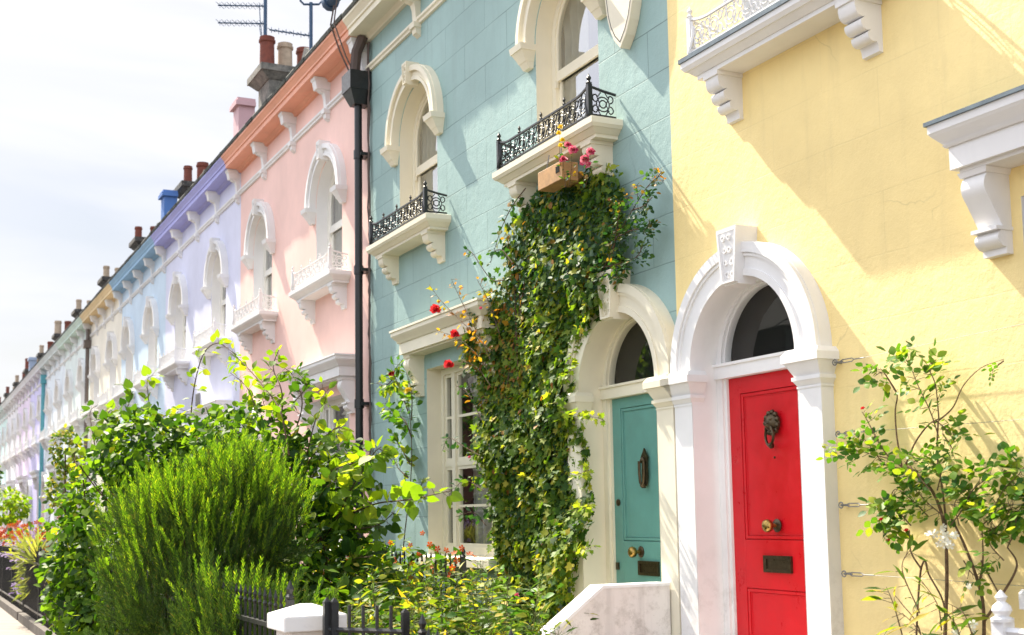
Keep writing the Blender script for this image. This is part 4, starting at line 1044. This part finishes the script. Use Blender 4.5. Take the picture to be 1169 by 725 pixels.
IVM = {('rose', 'r'): L_ROSE, ('ovate', 'rust'): L_RUST, ('ivy', 'young'): L_IVYT, ('ivy', 'old'): L_IVY}
ivy.done(IVM)
for (x, y), R in (((497, 353), .062), ((519, 381), .05), ((512, 416), .055)): bloom(ivy.root, at(x, y, 4.95), R, PETR, facing=(-.5, -.8, .3))
for (x, y), R in (((654, 171), .055), ((668, 182), .065), ((674, 173), .05), ((643, 182), .05), ((648, 165), .04), ((672, 188), .04)): bloom(ivy.root, at(x, y, 4.92), R*.82, PETP, facing=(-.6+rnd.gauss(0, .35), -.7, .2+rnd.gauss(0, .35)))
for (x, y), R in (((549, 352), .022), ((536, 522), .02), ((590, 680), .03)): bloom(ivy.root, at(x, y, 4.95), R, PETP, 10)
for (x, y) in ((638, 152), (640, 145), (642, 160), (640, 166)): bloom(ivy.root, at(x, y, 4.92), .03, PETY, 10)

# --- dark leaved rose reaching right under the shield
rose = Plant('climbing_rose', 'sparse dark leaved rose branch spreading over the teal wall under the shield', 'climber', (5.2, 8.6, 2.9))
K = ('rose', 'r')
for pts, n, s in ((((672, 330), (690, 305), (705, 270), (722, 240), (740, 212), (757, 198)), 50, .085), (((690, 305), (712, 300), (728, 292), (735, 275)), 40, .085), (((705, 270), (725, 262), (738, 262), (742, 250)), 34, .08), (((700, 290), (705, 255), (708, 238), (703, 228)), 22, .06), (((722, 240), (735, 235), (745, 225)), 22, .07), (((680, 320), (700, 312), (708, 318)), 16, .08)):
    spray(rose, pts, 5.12, K, n, s, .006, leaflets=3)
for pts in (((700, 245), (705, 232), (707, 228)), ((745, 212), (752, 200), (756, 196)), ((728, 225), (727, 215), (728, 210))): spray(rose, pts, 5.12, ('ovate', 'rust'), 9, .04, .003)
for (x, y) in ((727, 212), (750, 192), (757, 203), (717, 222)): spray(rose, ((x, y+6), (x, y)), 5.12, ('ovate', 'rust'), 5, .03, .003)
rose.done(IVM)

# --- climber between the downpipe and the teal window
cl = Plant('climbing_plant', 'thin twining climber on the teal wall between the black pipe and the window', 'climber', (5.2, 13.6, .03))
for pts, n, s, X in ((((455, 690), (462, 610), (468, 560), (470, 510), (466, 460), (456, 420)), 14, .10, 5.2), (((466, 470), (455, 440), (450, 425), (460, 410)), 55, .11, 5.15), (((470, 500), (462, 480), (448, 470), (440, 460)), 46, .11, 5.15), (((468, 530), (460, 515), (450, 500)), 34, .11, 5.15), (((452, 430), (440, 440), (430, 437)), 26, .11, 5.15), (((466, 545), (455, 535), (448, 520)), 18, .1, 5.15), (((470, 480), (470, 450), (464, 425)), 30, .1, 5.15), (((468, 580), (478, 560), (484, 545)), 12, .09, 5.15)):
    spray(cl, pts, X, ('ovate', 'y') if rnd.random() < .35 else ('ovate', 'g'), n, s, .008)
cl.done({('ovate', 'y'): L_IVYT, ('ovate', 'g'): L_YR})
bloom(cl.root, at(447, 427, 5.1), .05, PETR, 10); bloom(cl.root, at(466, 446, 5.08), .06, PETY, 8)

# --- rose trained on the yellow wall
yr = Plant('climbing_rose', 'rose with thin bare stems trained on wires over the yellow wall', 'climber', (5.1, 5.0, .03))
def yx(pts, X=5.14): return [at(x, y, X) for x, y in pts]
def ystem(pts, r, r1=None, X=5.14):
    r *= .72; r1 = r1 and r1*.8; yr.st.tube(catmull(yx(pts, X), 30), r, 6, r1 or r*.6)
ystem(((1080, 790), (1079, 725), (1081, 660), (1078, 600), (1064, 560), (1040, 535), (1030, 533)), .016, .009)
ystem(((1080, 640), (1080, 600), (1076, 560), (1070, 520), (1071, 480)), .010, .006)
ystem(((1030, 535), (1024, 500), (1022, 470), (1024, 450), (1014, 432)), .008, .004)
ystem(((1032, 535), (1045, 505), (1060, 485), (1072, 478)), .008, .004)
ystem(((1072, 480), (1088, 465), (1100, 440), (1120, 420), (1146, 410)), .006, .002)
ystem(((1030, 533), (1015, 522), (1003, 505), (998, 498)), .007, .004)
ystem(((1122, 790), (1123, 700), (1115, 660), (1100, 620), (1085, 590)), .015, .008)
ystem(((1123, 710), (1140, 685), (1158, 655), (1160, 640), (1150, 625)), .011, .005)
ystem(((1117, 670), (1122, 640), (1121, 600)), .009, .004); ystem(((1120, 640), (1135, 668), (1142, 680)), .007, .004)
ystem(((1050, 790), (1046, 740), (1050, 660), (1056, 640), (1060, 655), (1074, 680), (1080, 700)), .009, .006)
ystem(((1052, 650), (1040, 630), (1038, 605)), .008, .004); ystem(((1060, 790), (1050, 720), (1030, 690), (1022, 680)), .006, .003)
KY = ('rose', 'g')
for pts, n, s in ((((1014, 432), (1008, 425), (1000, 428)), 10, .10), (((1024, 450), (1012, 430), (1005, 420)), 8, .09), (((1072, 500), (1062, 470), (1048, 440), (1040, 420), (1035, 412)), 30, .11), (((1072, 480), (1068, 440), (1060, 420), (1066, 412)), 16, .11), (((1068, 480), (1080, 490), (1090, 505)), 10, .11),
                  (((1076, 495), (1086, 510), (1088, 520)), 8, .11), (((1003, 505), (990, 480), (984, 470)), 9, .10), (((1020, 525), (1000, 520), (975, 515), (960, 525)), 26, .10), (((1030, 535), (1010, 530), (990, 505), (985, 500)), 20, .10),
                  (((1062, 560), (1050, 545), (1040, 530), (1060, 520)), 28, .11), (((1040, 600), (1020, 580), (1010, 590), (1008, 615)), 30, .11), (((1060, 590), (1040, 570), (1020, 560), (1012, 600)), 34, .11), (((1070, 560), (1075, 535), (1070, 525)), 16, .11), (((1078, 590), (1060, 575), (1045, 560)), 22, .10),
                  (((1085, 600), (1100, 580), (1110, 560), (1130, 545), (1150, 540), (1165, 535)), 32, .11), (((1121, 600), (1130, 590), (1145, 560), (1160, 545), (1172, 530)), 32, .12), (((1120, 610), (1140, 600), (1155, 580), (1165, 585)), 22, .12), (((1150, 625), (1160, 600), (1150, 570)), 24, .11), (((1095, 600), (1090, 575), (1100, 560)), 20, .10), (((1146, 640), (1130, 620), (1138, 600)), 18, .11), (((1100, 640), (1110, 655), (1122, 660)), 12, .10), (((1146, 412), (1138, 418), (1130, 425)), 3, .06)):
    yr.shoot(yx(pts, 5.10), .004, KY, max(3, int(n*.72)), s*.95, leaflets=5, spread=.8, droop=.1)
for pts, n in ((((1030, 725), (1020, 690), (1012, 670)), 18), (((1050, 700), (1030, 650), (1040, 625)), 16), (((1075, 720), (1070, 690), (1050, 660)), 18), (((1110, 725), (1100, 700), (1085, 690)), 18), (((1060, 740), (1045, 715), (1030, 700)), 24), (((1100, 750), (1092, 715), (1080, 700)), 20)):
    yr.shoot(yx(pts, 4.95), .004, ('lance', 'y'), int(n*.55), .14, spread=.7)
for (x, y), R in (((1078, 616), .085), ((1067, 611), .075), ((1088, 612), .075), ((1075, 605), .06), ((1085, 622), .07), ((1072, 620), .06), ((1107, 667), .05), ((1092, 722), .07), ((1108, 718), .07)):
    for j in range(2): yr.leaf(('flower', 'flw'), at(x, y, 5.03)+rv(.012), rv(), Vector((-.5, -.8, .25))+rv(.35), R*rnd.uniform(.5, .8))
yr.done({KY: L_YR, ('lance', 'y'): L_YELG, ('flower', 'flw'): PETW}, plain('rose_bark', (.16, .10, .055, 1), .8, 0, .2, .45, 40, .5))
for (x, y) in ((1006, 593), (1014, 617), (1008, 580), (985, 466), (1035, 605)): bloom(yr.root, at(x, y, 5.05), .014, PETR, 8, 'bud')

# --- rosemary bush over the fence
ros = Plant('rosemary_bush', 'big feathery rosemary bush hanging over the iron railing left of the pier', 'bush', (2.1, 9.3, .03))
ELL = [(Vector((2.08, 9.45, 1.05)), Vector((.66, .95, 1.02)), 4200), (Vector((1.93, 8.05, .60)), Vector((.38, .85, .60)), 1500), (Vector((1.72, 9.3, .75)), Vector((.35, .7, .75)), 500), (Vector((2.40, 9.2, 1.36)), Vector((.36, .55, .56)), 650)]
for li, (rc, rr_, cnt_) in enumerate(ELL):
    lob = [(Vector((rnd.uniform(-1, 1), rnd.uniform(-1, 1), rnd.uniform(-.6, 1))).normalized(), rnd.uniform(.05, .28)) for _ in range(26)]
    for k in range(cnt_):
        d = Vector((rnd.gauss(0, 1), rnd.gauss(0, 1), rnd.gauss(.25, 1))).normalized()
        if d.z < -.92: continue
        sc = 1+sum(h*max(0, d.dot(l)-.82)/.18 for l, h in lob)-.10
        q = .5+.5*rnd.random()**.5
        p = rc+Vector((d.x*rr_.x, d.y*rr_.y, d.z*rr_.z))*sc*q*.86
        if p.z < .08: continue
        ax = (Vector((d.x*.35, d.y*.35, .95))+rv(.17)).normalized()
        if d.z < -.1: ax = (Vector((d.x*.9, d.y*.9, .45))+rv(.25)).normalized()
        lit_tip = q > .80 and d.z > .0 and rnd.random() < (.35+.9*d.z)*(.22 if li in (1, 2) else 1)  # pale new growth kept to upper sides, painting shade into the lower ones
        ros.leaf(('sprig', 'lit_tip') if lit_tip and rnd.random() < .75 else ('sprig2', 'in'), p, ax, rv(), rnd.uniform(.10, .24)*(1.3 if lit_tip and d.z > .3 else 1))
for k in range(40):
    rc = ELL[0][0]; a = rnd.uniform(0, 2*PI); e = rc+Vector((math.cos(a)*rnd.uniform(.1, .5), math.sin(a)*rnd.uniform(.1, .8), rnd.uniform(.0, .7)))
    ros.st.tube(catmull([Vector((rc.x+rnd.uniform(-.15, .15), rc.y+rnd.uniform(-.2, .2), .02)), (Vector((rc.x, rc.y, .5))+e)/2, e], 8), .012, 5, .004)
ros.done({('sprig', 'lit_tip'): L_ROST, ('sprig2', 'in'): L_ROSM})

def cloud(pl, blobs, n, key, size, outward=.7, shell=.55, keyf=None, droop=.35):
    tot = sum(b[1][0]*b[1][2]+b[1][1]*b[1][2] for b in blobs)
    for c, r in blobs:
        k = int(n*(r[0]*r[2]+r[1]*r[2])/tot)
        for _ in range(k):
            d = Vector((rnd.gauss(0, 1), rnd.gauss(0, 1), rnd.gauss(0, 1))).normalized(); q = shell+(1.06-shell)*rnd.random()**.6
            p = Vector(c)+Vector((d.x*r[0], d.y*r[1], d.z*r[2]))*q
            if p.z < .04: continue
            nn = (d*outward+Vector((-.1, .1, .55))+rv(.42)).normalized(); ax = (d*.5+Vector((0, 0, -droop))+rv(.5)).normalized(); 
            pl.leaf(keyf(p, d) if keyf else key, p, ax, nn, size*rnd.uniform(.6, 1.25))
BRM = {('heart', 'd'): L_BROAD, ('heart', 'l'): L_LIME, ('ovate', 'd'): L_BROAD, ('ovate', 'l'): L_LIME}
def kf(p, d): return ('heart', 'l') if rnd.random() < .02+.5*patch(p, 3.1)**3*(.4+.6*max(0, d.z)) else ('heart', 'd')

# --- broad leaved vine hanging over the fence at left
vine = Plant('vine_bush', 'broad leaved vine tumbling over the fence left of the rosemary', 'bush', (2.0, 13.6, .03))
blobs = [((2.08, 13.6, 1.35), (.60, .9, .95)), ((2.55, 13.4, 1.9), (.55, .9, .62)), ((1.78, 13.9, .9), (.34, .6, .72)), ((2.2, 13.0, 2.3), (.45, .6, .42)), ((1.86, 13.2, .5), (.33, .6, .5)), ((2.9, 12.6, 1.9), (.5, .8, .75)), ((2.2, 12.2, 1.0), (.5, .6, .9))]
cloud(vine, blobs, 8200, None, .085, keyf=kf)
for pts, X, n in ((((110, 520), (105, 490), (103, 470), (112, 462)), 2.1, 16), (((150, 500), (145, 470), (150, 450), (140, 440)), 2.5, 16), (((172, 500), (170, 460), (168, 435), (175, 428)), 2.7, 14), (((75, 560), (62, 575), (55, 600), (60, 615)), 1.8, 16), (((70, 610), (52, 630), (48, 655), (55, 680)), 1.7, 22), (((80, 650), (60, 680), (52, 700), (58, 715)), 1.7, 18), (((130, 510), (122, 480), (130, 460)), 2.3, 14), (((180, 480), (200, 468), (215, 470)), 2.9, 12), (((95, 560), (85, 520), (92, 500)), 2.0, 14)):
    vine.shoot([at(x, y, X) for x, y in pts], .007, ('heart', 'l') if n < 16 else ('heart', 'd'), n, .12)
for k in range(8): vine.st.tube(catmull([Vector((2.2+rnd.uniform(-.2, .2), 13.4+rnd.uniform(-.5, .5), .02)), Vector((2.1+rnd.uniform(-.4, .4), 13.4+rnd.uniform(-.6, .6), 1.1)), Vector((2.1+rnd.uniform(-.5, .6), 13.4+rnd.uniform(-.6, .6), 2.1))], 10), .016, 5, .006)
vine.done(BRM)

# --- tall shrub with arching shoots behind the rosemary
shr = Plant('tall_shrub', 'tall leafy shrub with arching shoots rising behind the rosemary', 'shrub', (3.3, 11.2, .03))
blobs = [((3.15, 11.2, 1.35), (.62, .8, .95)), ((3.35, 10.6, 1.0), (.6, .7, .8)), ((2.95, 11.6, 2.2), (.5, .7, .42)), ((3.55, 11.0, 1.9), (.40, .6, .42)), ((3.2, 10.2, .7), (.6, .6, .6)), ((3.3, 9.4, .6), (.45, .5, .45))]
cloud(shr, blobs, 5200, None, .080, keyf=kf)
S = shr.shoot
def px(pts, X): return [at(x, y, X) for x, y in pts]
for pts, X, n, r in ((((222, 520), (218, 480), (222, 440), (232, 405), (248, 392), (270, 405)), 2.9, 34, .009), (((330, 520), (320, 470), (300, 440), (275, 412), (262, 402)), 3.1, 36, .009), (((320, 500), (322, 450), (312, 420), (318, 400)), 3.2, 34, .008), (((335, 500), (345, 460), (335, 430), (325, 420)), 3.3, 30, .007), (((300, 500), (290, 460), (280, 440), (262, 425)), 3.1, 28, .007), (((350, 520), (360, 480), (372, 455), (368, 440)), 3.3, 24, .006), (((345, 540), (370, 500), (390, 485)), 3.3, 26, .006), (((280, 510), (262, 480), (250, 465)), 3.0, 24, .006), (((260, 520), (240, 490), (205, 478)), 2.9, 22, .006), (((310, 480), (300, 455), (308, 430)), 3.2, 24, .006), (((335, 460), (350, 440), (340, 425)), 3.2, 18, .005)):
    S(px(pts, X), r, ('ovate', 'd') if rnd.random() < .55 else ('ovate', 'l'), n, .115)
for pts, X, n, r in ((((340, 600), (390, 590), (430, 575), (470, 570), (515, 560)), 3.5, 46, .010), (((350, 640), (380, 600), (400, 560), (425, 520), (435, 510)), 3.4, 46, .008), (((345, 570), (375, 540), (400, 530), (420, 525)), 3.4, 36, .007), (((360, 610), (400, 605), (430, 600), (450, 585)), 3.5, 30, .007), (((350, 590), (370, 560), (385, 545)), 3.3, 28, .006), (((380, 660), (400, 640), (425, 635)), 3.4, 26, .006)):
    S(px(pts, X), r, ('heart', 'd') if rnd.random() < .6 else ('heart', 'l'), n, .125)
for k in range(9): shr.st.tube(catmull([Vector((3.25+rnd.uniform(-.2, .2), 10.9+rnd.uniform(-.3, .3), .02)), Vector((3.2+rnd.uniform(-.3, .3), 10.9+rnd.uniform(-.4, .4), 1.2)), Vector((3.2+rnd.uniform(-.5, .5), 11+rnd.uniform(-.6, .6), 2.1))], 10), .018, 5, .007)
shr.done(BRM)

# --- low planting in the teal garden
YK = {('lance', 'y'): L_YELG, ('ovate', 'y'): L_YELG, ('ovate', 'g'): L_YR, ('heart', 'g'): L_YR}
low = [('low yellow green garden plants in front of the teal window', (3.5, 8.2, .45), 84, .85, 1.0), ('yellow green feathery plants behind the sloping step wall', (3.35, 8.75, .3), 70, .5, .72), ('bushy green plant behind the black gate', (2.85, 7.9, .35), 70, .6, .9), ('leafy plant low in front of the wall railing', (3.9, 9.6, .35), 70, .6, 1.05)]
for lab, c, n, rad, h in low:
    g = Plant('garden_plant', lab, 'plant', (c[0], c[1], .03), 'low plants in the teal garden')
    for k in range(n):
        a = rnd.uniform(0, 2*PI); q = rad*rnd.random()**.5; b0 = Vector((c[0]+q*math.cos(a), c[1]+q*1.2*math.sin(a), .03)); hh = h*rnd.uniform(.6, 1.15)
        e = b0+Vector((rnd.gauss(0, .16), rnd.gauss(0, .16), hh)); kk = rnd.choice([('lance', 'y'), ('ovate', 'y'), ('ovate', 'g'), ('lance', 'y')])
        g.shoot([b0, b0.lerp(e, .5)+rv(.05), e], .005, kk, 30, .10 if kk[0] == 'ovate' else .13, start=.3, samples=10)
    g.done(YK, GSTEM)
nas = Plant('nasturtium', 'nasturtiums with orange red flowers growing through the railing under the window', 'plant', (4.4, 11.2, .4))
cloud(nas, [((4.3, 10.3, .95), (.25, .5, .32)), ((4.3, 11.3, 1.0), (.28, .6, .33)), ((4.35, 12.3, .95), (.28, .6, .36)), ((4.2, 13.2, .9), (.3, .5, .36)), ((4.2, 11.5, .5), (.4, 1.6, .42))], 1500, None, .085, keyf=lambda p, d: ('heart', 'g') if rnd.random() < .5 else ('ovate', 'y'))
for k in range(30):
    y = rnd.uniform(9.8, 13.2); p = Vector((4.2+rnd.uniform(-.25, .1), y, 1.1+rnd.gauss(.05, .14))); nas.leaf(('flower', 'flo'), p, Vector((rnd.gauss(0, 1), rnd.gauss(0, 1), .4)), Vector((-.5, -.8, .4))+rv(.4), .05)
for (x, y) in ((491, 622), (509, 629), (519, 632), (522, 640), (517, 648), (514, 656), (536, 633), (541, 636), (500, 627), (528, 626)):
    p = at(x, y, 4.12); nas.leaf(('flower', 'flo'), p, Vector((.2, 1, .1)), Vector((-.5, -.8, .4))+rv(.4), .06)
nas.done({**YK, ('flower', 'flo'): PETO}, GSTEM)

# --- lavender over the boarded fence, bedding flowers, small trees beyond
lav = Plant('lavender', 'lavender spilling over the black boarded fence', 'plant', (1.9, 19.6, 1.0))
for k in range(230):
    y = rnd.gauss(20.4, .36); d = Vector((rnd.gauss(-.45, .5), rnd.gauss(0, .6), rnd.gauss(.25, .8))).normalized()
    b0 = Vector((1.9, y, 1.0+rnd.uniform(-.1, .1))); l = rnd.uniform(.2, .5)
    if d.z < -.2 or rnd.random() < .3: b0 = Vector((1.80, y, .78+rnd.uniform(-.3, .25))); d = Vector((-.6, rnd.gauss(0, .5), rnd.uniform(-1, .1))).normalized(); l *= .5
    lav.leaf(('thin', 'l'), b0, d, rv(), l)
    if rnd.random() < .45 and d.z > -.2:
        for j in range(5): lav.leaf(('ovate', 'flv'), b0+d*l*(.8+.07*j), d+rv(.5), rv(), .045)
lav.done({('thin', 'l'): L_LAV, ('ovate', 'flv'): PETV}, GSTEM)
bed = Plant('flower_bed', 'orange and red bedding flowers behind the fence of the lavender house', 'flowers', (2.4, 25.5, .03))
cloud(bed, [((2.35, y, 1.05), (.4, .8, .38)) for y in (22.6, 24., 25.4, 26.8, 28.2)], 1100, ('ovate', 'y'), .13)
for k in range(170): bed.leaf(('flower', 'flo'), Vector((2.3+rnd.gauss(0, .28), rnd.uniform(22, 29), 1.28+rnd.gauss(0, .13))), Vector((rnd.gauss(0, 1), rnd.gauss(0, 1), .3)), Vector((-.4, -.7, .5)), .11)
bed.done({('ovate', 'y'): L_YELG, ('flower', 'flo'): PETO}, GSTEM)
def small_tree(label, x, y, blobs, n, mat, size=.10):
    t = Plant('small_tree', label, 'tree', (x, y, .03), 'small trees in the far gardens')
    cloud(t, [((x+c[0], y+c[1], c[2]), r) for c, r in blobs], n, ('ovate', 'a'), size)
    t.st.tube([(x, y, .02), (x+.03, y, 1.0), (x, y, blobs[-1][0][2])], .035, 6, .015)
    t.done({('ovate', 'a'): mat})
small_tree('slim two tier topiary tree by the far end of the vine', 2.55, 22.3, [((0, 0, 2.05), (.30, .3, .32)), ((.02, 0, 2.75), (.26, .26, .38))], 650, L_YELG)
small_tree('round yellow green bush tree at the left edge', 2.55, 33.5, [((-.1, 0, 1.95), (.55, .6, .42))], 700, L_LIME, .13)
small_tree('darker small tree above the yellow green one at the left edge', 2.3, 38, [((-.2, 0, 2.75), (.5, .6, .75))], 700, L_BROAD, .15)
for i, (y, nm) in enumerate(((45, 'sky blue'), (52, 'pale mint'), (60, 'violet'))):
    pass

# ------------------------------------------------------------------ the other side of the street (seen in the panes)
OPP = [('dull brown brick', (.16, .10, .075)), ('grey rendered', (.20, .20, .19)), ('dark plum brick', (.12, .085, .07)), ('sandy brick', (.24, .18, .11)), ('charcoal rendered', (.09, .09, .09)), ('russet brick', (.20, .09, .06)), ('olive rendered', (.14, .14, .10))]
for i, (nm_, c) in enumerate(OPP):
    y0 = 17.0+7.2*i; lab = nm_+' house across the road, mirrored in the panes'
    t = thing('opposite_house', lab, 'house', (-14.2, y0, 0), 'houses across the road'); mt = plain('opposite_wall_'+str(i), c+(1,), .9)
    m = MB(); m.box((-22, y0, 0), (-14.2, y0+7.0, 7.3)); link('wall', m.mesh('wall', mt), t)
    m = MB(); m.prism([(-13.9, y0, 7.3), (-18.1, y0, 9.7), (-22.3, y0, 7.3)], (0, 7.0, 0)); link('roof', m.mesh('roof', SLATE), t)
    m = MB(); m.box((-18.7, y0+6.3, 8.9), (-17.5, y0+7.15, 10.9)); ch = link('chimney', m.mesh('chimney', mt), t)
    m = MB(); [m.lathe([(.16, 10.9), (.13, 11.4), (.16, 11.45)], (-18.4+.4*k, y0+6.8, 0), 8) for k in range(3)]; link('chimney_pots', m.mesh('chimney_pots', TERRA), ch)
    for z in (.9, 3.7):
        for dy in (1.2, 4.2):
            m = MB(); m.ring(rect(y0+dy, y0+dy+1.2, z, z+1.7), rect(y0+dy+.08, y0+dy+1.12, z+.08, z+1.62), -14.19, -14.15); m.box((-14.18, y0+dy, z+.8), (-14.16, y0+dy+1.2, z+.86)); wn = link('window', m.mesh('window', SASHW), t)
            m = MB(); m.add([(-14.185, y, zz) for y, zz in rect(y0+dy+.05, y0+dy+1.15, z+.05, z+1.65)], [(0, 1, 2, 3)]); link('pane', m.mesh('pane', DARKIN), wn)
tr = Plant('street_tree', 'leafy tree across the road', 'tree', (-11, 37.5, 0))
cloud(tr, [((-11, 37.5, 7.0), (2.2, 2.4, 2.2)), ((-11.8, 39, 5.6), (1.8, 2, 1.6)), ((-10.2, 36.5, 5.4), (1.6, 1.8, 1.5)), ((-11, 41, 7.5), (2, 2.4, 2.6))], 3800, ('ovate', 'd'), .32)
tr.st.tube([(-11, 37.5, -.05), (-11.1, 37.6, 3), (-11, 37.6, 6.5)], .22, 8, .08); tr.st.tube([(-11.1, 37.6, 3), (-11.6, 38.6, 5)], .12, 6, .05); tr.st.tube([(-11.1, 37.7, 3.4), (-11, 41, 7)], .12, 6, .05)
tr.done(BRM)
